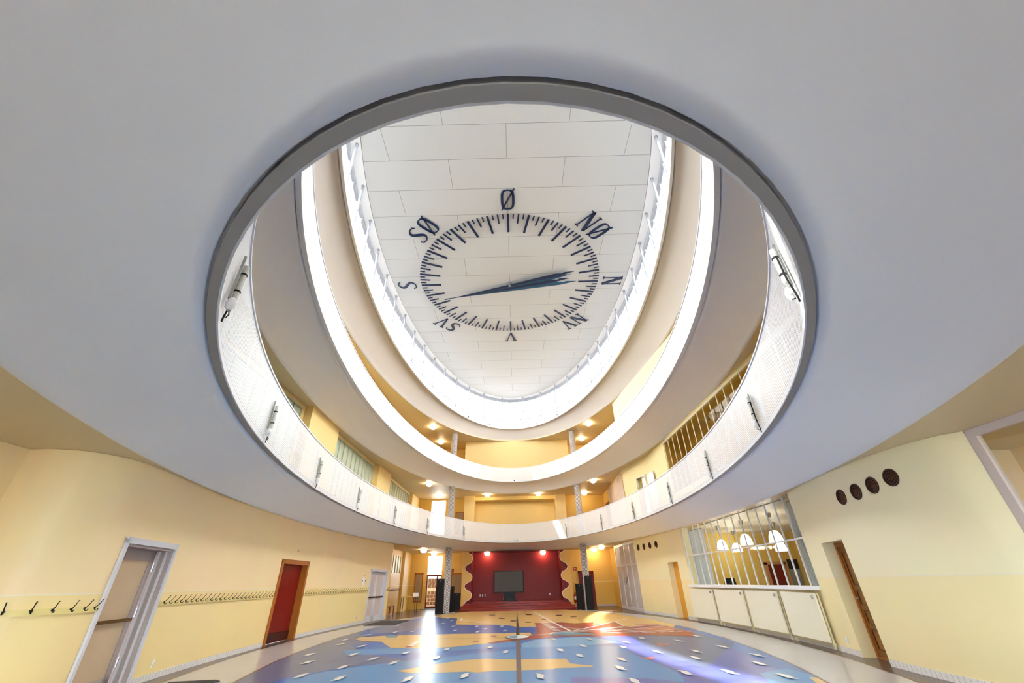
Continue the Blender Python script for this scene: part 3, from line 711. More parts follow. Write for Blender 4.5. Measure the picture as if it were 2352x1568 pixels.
b = MB(); b.tube([(-3.91*U, (BW+.0)*U, .95*U), (-3.91*U, (BW-.03)*U, .97*U), (-3.91*U, (BW-.03)*U, 1.15*U), (-3.91*U, (BW)*U, 1.17*U)], .012, 6); b.build('door_handle', steel, ex)
# outside the door: a brick flight of steps
b = MB()
for k in range(9): b.box(-4.9*U, -3.2*U, (23.6+k*.22)*U, (23.6+(k+1)*.22+.0)*U, -.12, (.12+k*.145)*U)
o = b.build('outdoor_steps', mat_brick('brick_steps', (86, 52, 28), (150, 140, 125), .24, .07, .012)); tag(o, 'brown brick steps rising outdoors behind the red framed glass door', 'steps')
b = MB(); b.tube([(-3.80*U, 27*U, 0), (-3.80*U, 27*U, 2.25*U)], .04, 8); o = b.build('lamp_post', darkm); tag(o, 'thin dark outdoor post seen through the window above the glass door', 'post')
# grille cupboards
def grille(x0, x1, z0, z1, y, label, proud=.02):
    rt = empty('radiator_grille', m3((x0+x1)/2, y, z0), label, 'grille')
    b = MB()
    for a in ((x0, x0+.05, z0, z1), (x1-.05, x1, z0, z1), (x0, x1, z0, z0+.05), (x0, x1, z1-.05, z1)): b.box(a[0]*U, a[1]*U, (y-proud-.02)*U, y*U-.002, (a[2]+1)*U, (a[3]+1)*U)
    b.build('frame', wood, rt)
    b = MB(); n = int((x1-x0-.1)/.026)
    for k in range(n): xx = x0+.05+(k+.5)*(x1-x0-.1)/n; b.box((xx-.007)*U, (xx+.007)*U, (y-proud-.01)*U, (y-proud+.005)*U, (z0+.05+1)*U, (z1-.05+1)*U)
    b.build('slats', mat('pale_slats', (196, 170, 132), .5), rt)
    b = MB(); b.box((x0+.05)*U, (x1-.05)*U, (y-.006)*U, y*U-.003, (z0+.05+1)*U, (z1-.05+1)*U); b.build('backing', mat('grille_shadow_board', (96, 70, 40), .6), rt)  # dark brown board behind the slats
grille(-5.0, -4.60, -.72, .50, BW, 'tall wood framed slatted grille to the left of the far glass door')
grille(-3.22, -2.66, -.62, .46, BW, 'tall wood framed slatted grille behind the speakers, left of the stage')
# coat rail in alcove
def sign(x, y, z, w, h, label):
    b = MB(); b.box((x-w/2)*U, (x+w/2)*U, (y-.012)*U, y*U-.002, (z+1-h/2)*U, (z+1+h/2)*U); o = b.build('red_sign', redp)
    c = MB(); c.box((x-w*.32)*U, (x-w*.05)*U, (y-.014)*U, (y-.0121)*U, (z+1-h*.3)*U, (z+1+h*.3)*U)
    c.ribbon([(x+w*.08, z-h*.28), (x+w*.2, z), (x+w*.08, z+h*.28)], .014, lambda a, b_, c_: Vector((a*U, c_, (b_+1)*U)), (y-.014)*U, (y-.0121)*U); c.ribbon([(x+w*.3, z-h*.28), (x+w*.3, z+h*.28)], .014, lambda a, b_, c_: Vector((a*U, c_, (b_+1)*U)), (y-.014)*U, (y-.0121)*U)
    c.build('pictogram', mat('pale_pictogram', (226, 150, 140), .5), o); tag(o, label, 'sign'); return o
sign(-3.19, BW, .58, .17, .15, 'small red safety sign high on the yellow wall left of the stage')
sign(2.83, 22.4, .53, .17, .13, 'small red safety sign high on the yellow wall right of the stage')
sign(2.96, 22.4, -.27, .14, .08, 'small red sign just above the fire extinguisher')
# red door behind right column
dd = empty('door_2', m3(3.32, 22.4, -1), kind='structure')
b = MB(); b.box(2.96*U, 3.03*U, 22.33*U, 22.398*U, .001, 1.43*U); b.box(3.62*U, 3.69*U, 22.33*U, 22.398*U, .001, 1.43*U); b.box(2.96*U, 3.69*U, 22.33*U, 22.398*U, 1.36*U, 1.43*U); b.build('door_frame', mat('oxblood_frame', (104, 30, 24), .4), dd)
b = MB(); b.box(3.03*U, 3.62*U, 22.35*U, 22.39*U, .003, 1.36*U); b.build('door_leaf', mat('oxblood_leaf', (98, 22, 24), .4), dd)
b = MB(); b.tube([(3.1*U, 22.35*U, .72*U), (3.1*U, 22.31*U, .72*U), (3.2*U, 22.31*U, .72*U)], .012, 6); b.build('door_handle', steel, dd)
# fire extinguisher
fe = empty('fire_extinguisher', m3(2.66, 21.93, -.82), 'red fire extinguisher hanging beside the right wing of the stage', 'fire extinguisher')
fx, fy = 2.72*U, 22.3*U
b = MB(); b.lathe([(.02, .16), (.075, .19), (.085, .24), (.085, .56), (.06, .63), (.025, .66)], (fx, fy, .05), 16); b.build('cylinder', mat('extinguisher_red', (150, 16, 18), .3), fe, smooth=True)
b = MB(); b.lathe([(.0862, .33), (.0862, .52)], (fx, fy, .05), 16); b.build('label_sticker', paper, fe)
b = MB(); b.lathe([(.028, .66), (.028, .71)], (fx, fy, .05), 10); b.box(fx-.02, fx+.1, fy-.012, fy+.012, .76, .785); b.build('valve', black, fe)
b = MB(); b.tube([(fx+.03, fy, .74), (fx+.11, fy, .7), (fx+.12, fy-.02, .5), (fx+.11, fy-.03, .32)], .012, 6); b.build('hose', black, fe)
b = MB(); b.box(fx-.04, fx+.04, fy+.08, 22.4*U-.003, .4, .6); b.build('bracket', darkm, fe)
# speakers
def speaker(x, y, w, d, h, rz, label, grill=True, z0=0, name='loudspeaker', cones=2):
    rt = lroot(name, Vector((x*U, y*U, z0+.004)), rz, label=label, cat='loudspeaker' if name == 'loudspeaker' else 'case')
    W_, D_2, H_ = w*U, d*U, h*U
    b = MB(); b.bevbox(-W_/2, W_/2, -D_2/2, D_2/2, 0, H_, .02); b.build('cabinet', black, rt)
    b = MB(); b.box(-W_/2+.02, W_/2-.02, -D_2/2-.012, -D_2/2-.0005, .04, H_-.06); b.build('grille', mat('black_mesh', (24, 24, 26), .7, noise=.3, nscale=60), rt)
    b = MB(); b.lathe([(.012, -D_2/2-.018), (.012, -D_2/2-.0125)], (0, 0, H_-.1), 10, ax='y'); b.build('badge', paper, rt)
    return rt
speaker(-3.14, 19.36, .30, .3, 1.19, .05, 'tall slim black loudspeaker in front of the left striped column')
speaker(-2.82, 20.2, .26, .32, .91, 0, 'medium black loudspeaker box just right of the left striped column')
speaker(-2.64, 21.0, .26, .3, .66, 0, 'low dark loudspeaker box nearest the left end of the stage steps', name='loudspeaker')
speaker(2.62, 19.95, .27, .3, .92, 0, 'medium black loudspeaker box left of the right striped column')
speaker(2.93, 19.33, .27, .27, 1.20, -.05, 'tall slim black loudspeaker in front of the right striped column')
def cable(pts, label, r=.008, m=None):
    b = MB(); c = cr([Vector(p) for p in pts], 6); b.tube(c, r, 5); o = b.build('cable', m or black); tag(o, label, 'cable')
cable([(-2.9*U, 19.3*U, .012), (-2.75*U, 19.5*U, .012), (-2.7*U, 19.3*U, .012), (-2.55*U, 19.7*U, .012), (-2.62*U, 19.9*U, .012)], 'loose pale cable on the floor by the left speakers', .009, greyw)
cable([(2.60*U, 19.74*U, .012), (2.5*U, 19.5*U, .012), (2.62*U, 19.3*U, .012), (2.75*U, 19.1*U, .012), (3.1*U, 19.1*U, .012), (3.3*U, 19.4*U, .012)], 'loose pale cable on the floor by the right speakers', .009, greyw)
# table and stool in the alcove
def table(x, y, w, d, h, rz):
    rt = lroot('folding_table', Vector((x*U, y*U, 0)), rz, label='small pale topped table with thin dark legs in the left alcove', cat='table')
    b = MB(); b.bevbox(-w/2, w/2, -d/2, d/2, h-.03, h, .03); b.build('table_top', mat('pale_table_top', (214, 190, 130), .4, noise=.1), rt)
    for sx in (-1, 1):
        for sy in (-1, 1): b = MB(); b.tube([(sx*(w/2-.06), sy*(d/2-.06), h-.031), (sx*(w/2-.05), sy*(d/2-.05), .002)], .016, 8); b.build('leg', darkm, rt)
    return rt
table(-4.62, 20.4, .95, .62, .8, 0)
b = MB(); b.box(-4.46*U, -4.22*U, 20.32*U, 20.40*U, .802, .802+.2); o = b.build('paper_box', paper); tag(o, 'white box standing on the right end of the alcove table', 'box')
b = MB(); b.bevbox(-4.9*U, -4.6*U, 20.3*U, 20.55*U, .802, .83, .02); o = b.build('paper_stack', mat('yellowed_paper', (226, 200, 110), .6)); tag(o, 'low stack of yellowed papers lying on the alcove table', 'paper stack')
rt = lroot('wooden_stool', Vector((-4.93*U, 18.6*U, 0)), pi/2, label='small reddish wooden bench at the corner of the left alcove', cat='stool')
b = MB(); b.bevbox(-.5, .45, -.14, .14, .40, .44, .01); b.build('seat', mat('reddish_wood', (150, 66, 30), .4), rt)
for sx in (-.42, .38):
    for sy in (-.1, .1): b = MB(); b.box(sx-.02, sx+.02, sy-.02, sy+.02, .001, .40); b.build('leg', mat('reddish_wood', (150, 66, 30), .4), rt)
b = MB(); b.box(-.4, .36, -.015, .015, .12, .15); b.build('stretcher', mat('reddish_wood', (150, 66, 30), .4), rt)
b = MB(); mp = [fl(835, 1437), fl(905, 1436), fl(941, 1424.5), fl(877, 1426)]
b.prism([(p[0]*U, p[1]*U) for p in mp], .0045, .016); o = b.build('door_mat', mat('grey_rubber_mat', (66, 64, 64), .8, noise=.3, nscale=30)); tag(o, 'dark grey mat on the floor before the white double door', 'mat')
b = MB(); mp = [fl(962, 1400), fl(1006, 1399.5), fl(1006, 1397), fl(972, 1397.3)]
b.prism([(p[0]*U, p[1]*U) for p in mp], .0045, .014); o = b.build('door_mat', mat('grey_rubber_mat', (66, 64, 64), .8)); tag(o, 'dark mat on the floor before the far red framed glass door', 'mat')
b = MB(); mp = [fl(385, 1568), fl(495, 1563), fl(505, 1566), fl(440, 1580), fl(380, 1590)]
b.prism([(p[0]*U, p[1]*U) for p in mp], .0045, .016); o = b.build('door_mat', mat('grey_rubber_mat', (66, 64, 64), .8)); tag(o, 'dark mat at the bottom edge of the photo, left, on the grey border', 'mat')

# ------------------------------------------------------------------ doors in the left wall
def frame_at(plan, s0, s1, z=-1):
    a, b = plan.at(s0), plan.at(s1)
    if plan.side < 0: a, b = b, a
    d = b-a; return m3((a.x+b.x)/2, (a.y+b.y)/2, z), atan2(d.y, d.x), d.length*U
# door A: near white frame with recessed leaf
loc, rz, w = frame_at(PL, D1[0], D1[1]); H = 1.48*U
r = lroot('door_3', loc, rz, kind='structure')
b = MB(); t = .04
b.box(-w/2-.07, -w/2-.0, -.04, -.002, .001, H+.07); b.box(w/2+.0, w/2+.05, -.04, -.002, .001, H+.07); b.box(-w/2-.07, w/2+.05, -.04, -.002, H, H+.09); b.build('door_casing', greyw, r)
b = MB(); b.box(-w/2-.02, -w/2+t, -.001, .33, .001, H); b.box(w/2-t, w/2+.02, -.001, .33, .001, H); b.box(-w/2-.02, w/2+.02, -.001, .33, H-.04, H); b.build('door_lining', greyd, r)
b = MB(); b.box(w/2-t-.03, w/2-t, .06, .09, .002, H-.04); b.box(w/2-t-.03, w/2-t, .17, .20, .002, H-.04); b.build('stop_bead', greyw, r)
lw0, lw1 = -w/2+t, w/2-t-.03
b = MB(); b.box(lw0, lw0+.1, .24, .29, .004, H-.04); b.box(lw1-.13, lw1, .24, .29, .004, H-.04); b.box(lw0, lw1, .24, .29, H-.2, H-.04); b.box(lw0, lw1, .24, .29, .004, .18); b.build('door_leaf', greyd, r)
b = MB(); b.box(lw0+.1, lw1-.13, .255, .27, .18, H-.2); b.build('panel', beige, r)
b = MB(); b.box(lw0+.02, lw1-.12, .17, .2, .95, 1.0); b.box(lw0+.04, lw0+.07, .19, .24, .95, 1.0); b.box(lw1-.16, lw1-.13, .19, .24, .95, 1.0); b.build('push_bar', mat('brass_bar', (120, 92, 50), .3, metal=.7), r)
for zz in (.3, 1.0, 1.7): b = MB(); b.lathe([(.012, zz), (.012, zz+.14)], (w/2-t-.01, .225, 0), 8); b.build('hinge', steel, r)
# door B: red leaf in wooden frame
loc, rz, w = frame_at(PL, D2[0], D2[1]); H = 1.52*U
r = lroot('door_4', loc, rz, kind='structure')
b = MB(); b.box(-w/2-.02, -w/2+.09, -.035, .3, .001, H+.03); b.box(w/2-.09, w/2+.02, -.035, .3, .001, H+.03); b.box(-w/2-.02, w/2+.02, -.035, .3, H-.09, H+.03); b.build('door_frame', wood, r)
b = MB(); b.box(-w/2+.09, w/2-.09, .16, .2, .004, H-.09)
for zz in (H*.33, H*.62): b.box(-w/2+.10, w/2-.10, .15, .16, zz-.012, zz+.012)
b.build('door_leaf', redleaf, r)
b = MB(); b.box(-w/2+.09, w/2-.09, .14, .158, .02, .25); b.build('kick_plate', mat('dark_kick_plate', (60, 12, 8), .3), r)
b = MB(); b.tube([(-w/2+.18, .16, 1.05), (-w/2+.18, .11, 1.05), (-w/2+.30, .11, 1.05)], .011, 6); b.build('door_handle', darkm, r)
# door C: white double door
loc, rz, w = frame_at(PL, D3[0], D3[1]); H = 1.45*U
r = lroot('door_5', loc, rz, kind='structure')
b = MB(); b.box(-w/2-.05, -w/2+.05, -.03, .24, .001, H+.04); b.box(w/2-.05, w/2+.05, -.03, .24, .001, H+.04); b.box(-w/2-.05, w/2+.05, -.03, .24, H-.05, H+.05); b.build('door_frame', greyw, r)
for i_, (a, c) in enumerate(((-w/2+.05, -.004), (.004, w/2-.05))):
    b = MB(); y0, y1 = .10, .14
    b.box(a, a+.12, y0, y1, .004, H-.05); b.box(c-.12, c, y0, y1, .004, H-.05); b.box(a, c, y0, y1, H-.17, H-.05); b.box(a, c, y0, y1, .004, .22); lf = b.build('door_leaf', greyw, r)
    b = MB(); b.box(a+.12, c-.12, .115, .125, .22, H-.17); b.build('pane', mat('pinkish_frosted_pane', (214, 196, 188), .2), lf)
    b = MB(); b.box(a+.08, c-.04, .04, .07, .92, .97); b.box(a+.1, a+.13, .07, .1, .92, .97); b.box(c-.09, c-.06, .07, .1, .92, .97); b.build('push_bar', darkm, lf)
# coat rails
def hook_mesh():
    b = MB()
    b.tube([(0, 0, .0), (0, -.03, -.03), (0, -.06, -.03), (0, -.075, .0)], [.009, .008, .008, .007], 6)
    b.tube([(0, 0, .02), (0, -.03, .03), (0, -.07, .08), (0, -.10, .14), (0, -.115, .15)], [.009, .008, .007, .006, .011], 6)
    b.lathe([(.02, -.006), (.02, 0)], (0, 0, .01), 10, ax='y'); b.v = [Vector((v.x*1.0, v.y*.72, v.z*.72)) for v in b.v]; return b
hk = None
yrail = mat('yellow_painted_rail', (234, 212, 140), .4)
def rail(s0, s1, z, n, label, extra=None):
    global hk
    o = strip(PL, s0, s1, .001, .02, z-.035, z+.02, 'coat_rail', yrail, n=24, kind=None); tag(o, label, 'coat rail')
    L0 = WLOC[o.name]
    for k in range(n):
        s = s0+(s1-s0)*(k+.5)/n if extra is None else extra[k]
        p = PL.at(s); nn = PL.nat(s); q = p-nn*.021
        if hk is None: h = hook_mesh().build('hook', darkm, o, loc=(0, 0, 0)); hk = h
        else: h = hk.copy(); COL.objects.link(h); h.parent = o
        h.location = m3(q.x, q.y, z)-L0; h.rotation_euler = (0, 0, atan2(nn.y, nn.x)-pi/2)
rail(.42, 1.32, -.15, 6, 'yellow coat rail with dark hooks left of the near white door', [.53, .70, .85, 1.0, 1.13, 1.25])
rail(2.50, 6.07, -.14, 26, 'long yellow coat rail with dark hooks between the near white door and the red door')
rail(7.50, 11.50, -.13, 28, 'long yellow coat rail with dark hooks between the red door and the white double door')
rail(12.88, 13.06, -.13, 3, 'short yellow coat rail end with dark hooks right of the white double door')
b = MB(); b.box(-5.22*U, -5.19*U, 19.3*U, 21.0*U, .82*U, .86*U); o = b.build('coat_rail', wood); tag(o, 'short brown coat rail on the back wall of the left alcove', 'coat rail')
for k in range(8):
    h = hk.copy(); COL.objects.link(h); h.parent = o; h.location = Vector((-5.188*U, (19.4+k*.2)*U, .84*U))-WLOC[o.name]; h.rotation_euler = (0, 0, pi/2)
# small things on left wall
def on_wall(plan, s, z, off=0.0):
    p = plan.at(s); n = plan.nat(s); q = p-n*off; return m3(q.x, q.y, z), atan2(n.y, n.x)-pi/2
def socket(plan, s, z, label, w=.05, h=.09):
    loc, rz = on_wall(plan, s, z, .002); r = lroot('wall_socket', loc, rz, label=label, cat='socket')
    b = MB(); b.bevbox(-w, w, -.014, -.001, -h, h, .005); b.build('cover_plate', white, r)
    b = MB(); b.lathe([(.028, -.0175), (.028, -.0145)], (0, 0, -.02), 16, ax='y'); b.build('socket_insert', greyw, r)
socket(PL, 2.845, -.82, 'white wall socket low on the left wall right of the near white door', .03, .06)
socket(PL, 10.98, -.82, 'white wall socket low on the left wall by the white double door', .035, .06)
socket(PR, 3.26, -.83, 'white wall socket low on the right wall beside the cream panels', .035, .06)
loc, rz = on_wall(PL, 11.12, .02, .002); r = lroot('paper_notice', loc, rz, label='white paper notice pinned to the wall left of the white double door', cat='notice')
b = MB(); b.box(-.13, .13, -.006, -.001, .0, .27); b.box(-.05, .05, -.006, -.001, .27, .36); b.build('sheet', paper, r)
for x, z in ((-.13, .17), (.15, .17), (0, .36)): b = MB(); b.lathe([(.018, -.03), (.012, -.007)], (x, 0, z), 8, ax='y'); b.build('pin', black, r)
loc, rz = on_wall(PL, 6.75, .72, .001); r = lroot('wall_bracket', loc, rz, label='tiny dark hook on the wall above the red door', cat='hook')
b = MB(); b.tube([(0, 0, 0), (0, -.03, .0), (0, -.04, .05)], .006, 5); b.build('hook', darkm, r)

# ------------------------------------------------------------------ right wall
def vent(s, z, label, group):
    loc, rz = on_wall(PR, s, z, .001); r = lroot('round_vent', loc, rz, label=label, cat='vent', group=group)
    R_ = .105*U
    b = MB(); b.lathe([(R_, -.004), (R_, -.0005)], (0, 0, 0), 32, ax='y'); b.build('backing_disc', mat('vent_dark', (34, 20, 14), .6), r)
    for k, q in enumerate((.96, .66, .36)):
        b = MB(); b.loft([[(q*R_*cos(2*pi*j/32), -h, q*R_*sin(2*pi*j/32)) for j in range(32)] if e else [((q-.13)*R_*cos(2*pi*j/32), -h, (q-.13)*R_*sin(2*pi*j/32)) for j in range(32)] for e, h in ((1, .004), (1, .014), (0, .022), (0, .004))], cyc=True)
        b.build('ring_louvre', mat('vent_brown', (84, 52, 34), .4), r)
    b = MB(); b.lathe([(.12*R_, -.02), (.12*R_, -.004)], (0, 0, 0), 12, ax='y'); b.build('centre_knob', mat('vent_brown', (84, 52, 34), .4), r)
for k, (s, z) in enumerate(((1.87, .97), (1.53, .98), (1.20, 1.0), (.885, 1.03))):
    vent(s, z, 'brown round air vent, %s of the four high on the near right wall' % ['leftmost', 'second from left', 'third from left', 'rightmost'][k], 'round vents on the near right wall')
for k, s in enumerate((12.64, 12.15, 11.66, 11.17)):
    vent(s, 1.04, 'brown round air vent, %s of the four high on the far right wall' % ['leftmost', 'second from left', 'third from left', 'rightmost'][k], 'round vents on the far right wall')
# niche 1
loc, rz, w = frame_at(PR, O1[0], O1[1]); H = 1.47*U
r = lroot('wall_niche_far', loc, rz, kind='structure')
b = MB(); b.box(-w/2+.001, w/2-.001, .19*U, .22*U, .002, H-.001); b.build('niche_wall', mat('orange_yellow_wall', (226, 164, 60), .5), r)
# niche 2 with brown door
loc, rz, w = frame_at(PR, O2[0], O2[1]); H = 1.45*U
r = lroot('wall_niche_near', loc, rz, kind='structure')
b = MB(); b.box(-w/2-.1, w/2+.1, .235*U, .26*U, 0, H+.1); b.build('niche_wall', mat('orange_yellow_wall', (226, 164, 60), .5), r)
dr = lroot('door_6', loc, rz, kind='structure')
b = MB(); xa, xx, yy = -w/2+.002, w/2-.002, .17*U
b.box(xa, xx, yy, yy+.08, .002, .02); b.box(xa, xa+.07, yy, yy+.08, .002, H-.002); b.box(xx-.07, xx, yy, yy+.08, .002, H-.002); b.box(xa, xx, yy, yy+.08, H-.09, H-.002); b.build('door_frame', wood, dr)
b = MB(); b.box(xa+.07, xx-.07, yy+.03, yy+.07, .02, H-.09); lf = b.build('door_leaf', woodd, dr)
for z0_, z1_ in ((.14, .48), (.56, .80), (.88, 1.14), (1.22, H-.19)):
    b = MB(); X0, X1 = xa+.15, xx-.15
    for a in ((X0, X0+.02, z0_, z1_), (X1-.02, X1, z0_, z1_), (X0, X1, z0_, z0_+.02), (X0, X1, z1_-.02, z1_)): b.box(a[0], a[1], yy+.012, yy+.03, a[2], a[3])
    b.build('panel_moulding', mat('dark_moulding', (96, 56, 22), .4), lf)
b = MB(); b.tube([(xa+.12, yy+.03, 1.0), (xa+.12, yy-.03, 1.0), (xa+.22, yy-.03, 1.0)], .012, 6); b.build('door_handle', steel, dr)
# kitchen window
s_a, s_b = KW[0], KW[1]
kw = empty('window_3', m3(PR.at(6.4).x, PR.at(6.4).y, -.14), kind='structure')
kf = MB()
def bar(mb, s, z0, z1, w=.02, off=-.06):
    p = PR.at(s); n = PR.nat(s); q = p+n*(-off); a = m3(q.x, q.y, z0); M = Matrix.Translation(a) @ Matrix.Rotation(atan2(n.y, n.x), 4, 'Z'); mb.box(-.02, .02, -w/2*U, w/2*U, 0, (z1-z0)*U, 0, M)
NB = 15; ss = [s_a+(s_b-s_a)*(k/NB) for k in range(NB+1)]
for k, s in enumerate(ss): bar(kf, min(max(s, s_a+.02), s_b-.02), -.14, ZC-.01, .035 if k in (0, NB) else .015)
kf.build('window_frame', white, kw)
def wstrip(s0, s1, off, th, z0, z1, n=40):
    mb = MB()
    for k in range(n):
        q = []
        for s in (s0+(s1-s0)*k/n, s0+(s1-s0)*(k+1)/n):
            p = PR.at(s); nn = PR.nat(s); q.append((p+nn*off, p+nn*(off+th)))
        (a0, a1), (b0, b1) = q
        mb.prism([(v.x*U, v.y*U) for v in (a0, b0, b1, a1)], (z0+1)*U, (z1+1)*U)
    return mb
wstrip(s_a, s_b, .04, .04, .575, .60).build('transom', white, kw)
wstrip(s_a, s_b, .06, .006, -.14, ZC-.01).build('pane', mat_glass('kitchen_glass', (246, 248, 246), .035), kw)
lg = wstrip(s_a+.01, s_b-.01, -.10, .30, -.195, -.14).build('counter_ledge', white); tag(lg, 'long white counter ledge under the wide window in the right wall', 'counter')
# four cream panels hanging under ledge, each with rails
pn_s = [(9.27, 7.90), (7.76, 6.34), (6.19, 4.94), (4.78, 3.60)]
nmz = ['farthest', 'second farthest', 'second nearest', 'nearest']
for k, (a, c) in enumerate(pn_s):
    z0, z1 = -.90, -.235
    rt = empty('folding_tabletop', m3(PR.at((a+c)/2).x, PR.at((a+c)/2).y, -1), 'cream folded-down tabletop under the white ledge, %s of the four along the right wall' % nmz[k], 'tabletop', 'folded cream tabletops under the window ledge')
    wstrip(c, a, -.11, .03, z0, z1, 8).build('board', cream, rt)
    wstrip(c, a, -.075, .05, z0-.035, z0-.003, 8).build('lower_rail', mat('cream_rail', (226, 214, 168), .4), rt)
    for s in (a-.02, c+.02):
        p = PR.at(s); n = PR.nat(s); q = p-n*.05; b = MB(); b.box(q.x*U-.02, q.x*U+.02, q.y*U-.02, q.y*U+.02, .01, (z1+1)*U); b.build('leg', mat('cream_rail', (226, 214, 168), .4), rt)
    p = PR.at(c+.05); n = PR.nat(c+.05); q = p-n*.13
    b = MB(); b.lathe([(.02, 0), (.02, .07)], (q.x*U, q.y*U, (z1+1)*U-.12), 10); b.build('latch', steel, rt)
# curtains
def curtain(s0, s1, off, z0, z1, amp, folds, label, m, plan=PR):
    b = MB(); n = folds*6; r0, r1 = [], []
    for k in range(n+1):
        s = s0+(s1-s0)*k/n; p = plan.at(s); nn = plan.nat(s); q = p+nn*(off+amp*sin(2*pi*k/6)); r0.append(m3(q.x, q.y, z0)); r1.append(m3(q.x, q.y, z1))
    b.loft([r0, r1], closed=False); o = b.build('curtain', m, smooth=True); tag(o, label, 'curtain')
    b = MB(); pa, pb = plan.at(s0), plan.at(s1); na = plan.nat(s0); b.tube([m3(pa.x+na.x*off, pa.y+na.y*off, z1+.01), m3(pb.x+na.x*off, pb.y+na.y*off, z1+.01)], .01, 6); b.build('curtain_rail', darkm, o)
curtain(8.25, 9.12, .17, -.14, 1.22, .05, 9, 'pale grey drawn-back curtain at the left end of the wide window', curt)
curtain(3.60, 4.0, .15, -.14, 1.22, .04, 6, 'pale blue-grey drawn-back curtain at the right end of the wide window', curt)
# room behind the window
ky = mat('room_behind_yellow', (232, 200, 112), .5); KX0, KX1, KY0, KY1 = 5.34, 9.3, 6.9, 15.3
def kb(name, x0, x1, y0, y1, z0, z1, m=ky): return wbox(name, x0, x1, y0, y1, z0, z1, m)
kb('wall_side_room_back', KX1, KX1+.1, KY0, KY1, -1, ZC); kb('wall_side_room_far', KX0-.0, KX1, KY1, KY1+.1, -1, ZC); kb('wall_side_room_near', KX0, KX1, KY0-.1, KY0, -1, ZC)
b = MB(); b.box(KX0*U, KX1*U, KY0*U, KY1*U, (ZC+1)*U-.02, (ZC+1)*U-.005); struct(b, 'ceiling', mat('side_room_ceiling', (224, 214, 190), .5))
pend = [(5.94, 13.06, .84, .27), (7.09, 14.6, .85, .30), (6.02, 11.8, .87, .29), (6.03, 10.45, .82, .29), (7.25, 12.47, .74, .28)]
plab = ['second from the left', 'third from the left', 'fourth and middle', 'the largest looking', 'the rightmost and lowest']
plab = ['leftmost of the five', 'second from left of the five', 'middle one of the five', 'second from right of the five and biggest looking', 'rightmost and lowest of the five']
p0 = None
for k, (x, y, z, w) in enumerate(pend):
    loc = Vector((x*U, y*U, (1.33+1)*U-.02)); lab = 'glowing pendant lamp behind the wide window, '+plab[k]
    r = lroot('pendant_lamp', loc, 0, label=lab, cat='pendant lamp', group='pendant lamps in the side room')
    dz = (1.33-z)*U
    b = MB(); b.lathe([(.05, -.14), (.085, 0)], (0, 0, 0), 16); b.build('ceiling_cup', steel, r)
    b = MB(); b.tube([(0, 0, -.14), (0, 0, -dz+.18)], .006, 6); b.build('cord', darkm, r)
    R_ = w*U/2
    b = MB(); b.lathe([(.03, -dz+.19), (R_*.5, -dz+.17), (R_*.82, -dz+.06), (R_*.97, -dz-.06), (R_, -dz-.16), (R_*.97, -dz-.165)], (0, 0, 0), 24); b.build('lamp_shade', glow2, r, smooth=True)
# door, poster, chair in the side room (on its far wall)
d7 = empty('door_7', m3(8.3, KY1, -1), kind='structure')
b = MB(); b.box(8.16*U, 8.26*U, (KY1-.05)*U, KY1*U-.002, .001, 1.42*U); b.box(8.80*U, 8.86*U, (KY1-.05)*U, KY1*U-.002, .001, 1.42*U); b.box(8.16*U, 8.86*U, (KY1-.05)*U, KY1*U-.002, 1.36*U, 1.44*U); b.build('door_frame', mat('tan_frame', (196, 150, 110), .4), d7)
b = MB(); b.box(8.26*U, 8.80*U, (KY1-.03)*U, KY1*U-.004, .003, 1.36*U); b.build('door_leaf', mat('red_brown_leaf', (120, 38, 24), .35), d7)
b = MB(); b.box(8.93*U, 9.27*U, (KY1-.03)*U, KY1*U-.002, .76*U, 1.50*U); po = b.build('wall_poster', mat('poster_grey', (150, 160, 176), .5)); tag(po, 'tall dark topped poster with a yellow spot on the side room wall', 'poster')
b = MB(); b.box(8.93*U, 9.27*U, (KY1-.034)*U, (KY1-.0305)*U, 1.22*U, 1.50*U); b.build('dark_header', mat('poster_black', (36, 34, 38), .4), po)
b = MB(); b.lathe([(.09, (KY1-.034)*U), (.09, (KY1-.0305)*U)], (9.10*U, 0, 1.12*U), 20, ax='y'); b.build('yellow_spot', mat('poster_yellow', (226, 196, 80), .5), po)
ch = lroot('office_chair', Vector((5.72*U, 12.6*U, 0)), -.3, label='black chair back showing above the window ledge in the side room', cat='chair')
b = MB(); b.bevbox(-.24, .24, -.24, .24, .44, .5, .05); b.build('seat', black, ch)
b = MB(); b.loft([[(.24*sx*(1-.25*(k/6)**2), .22+.05*k/6, .62+.78*k/6) for sx in (-1, -.5, 0, .5, 1)] for k in range(7)], closed=False); b.loft([[(.24*sx*(1-.25*(k/6)**2), .26+.05*k/6, .62+.78*k/6) for sx in (-1, -.5, 0, .5, 1)] for k in range(7)], closed=False); b.build('backrest', black, ch)
b = MB(); b.tube([(0, 0, .44), (0, 0, .1)], .03, 8); b.build('post', darkm, ch)
for k in range(5): b = MB(); a = 2*pi*k/5; b.tube([(0, 0, .1), (.28*cos(a), .28*sin(a), .04)], .02, 6); b.lathe([(.03, 0.001), (.03, .05)], (.28*cos(a), .28*sin(a), 0), 8); b.build('leg', darkm, ch)
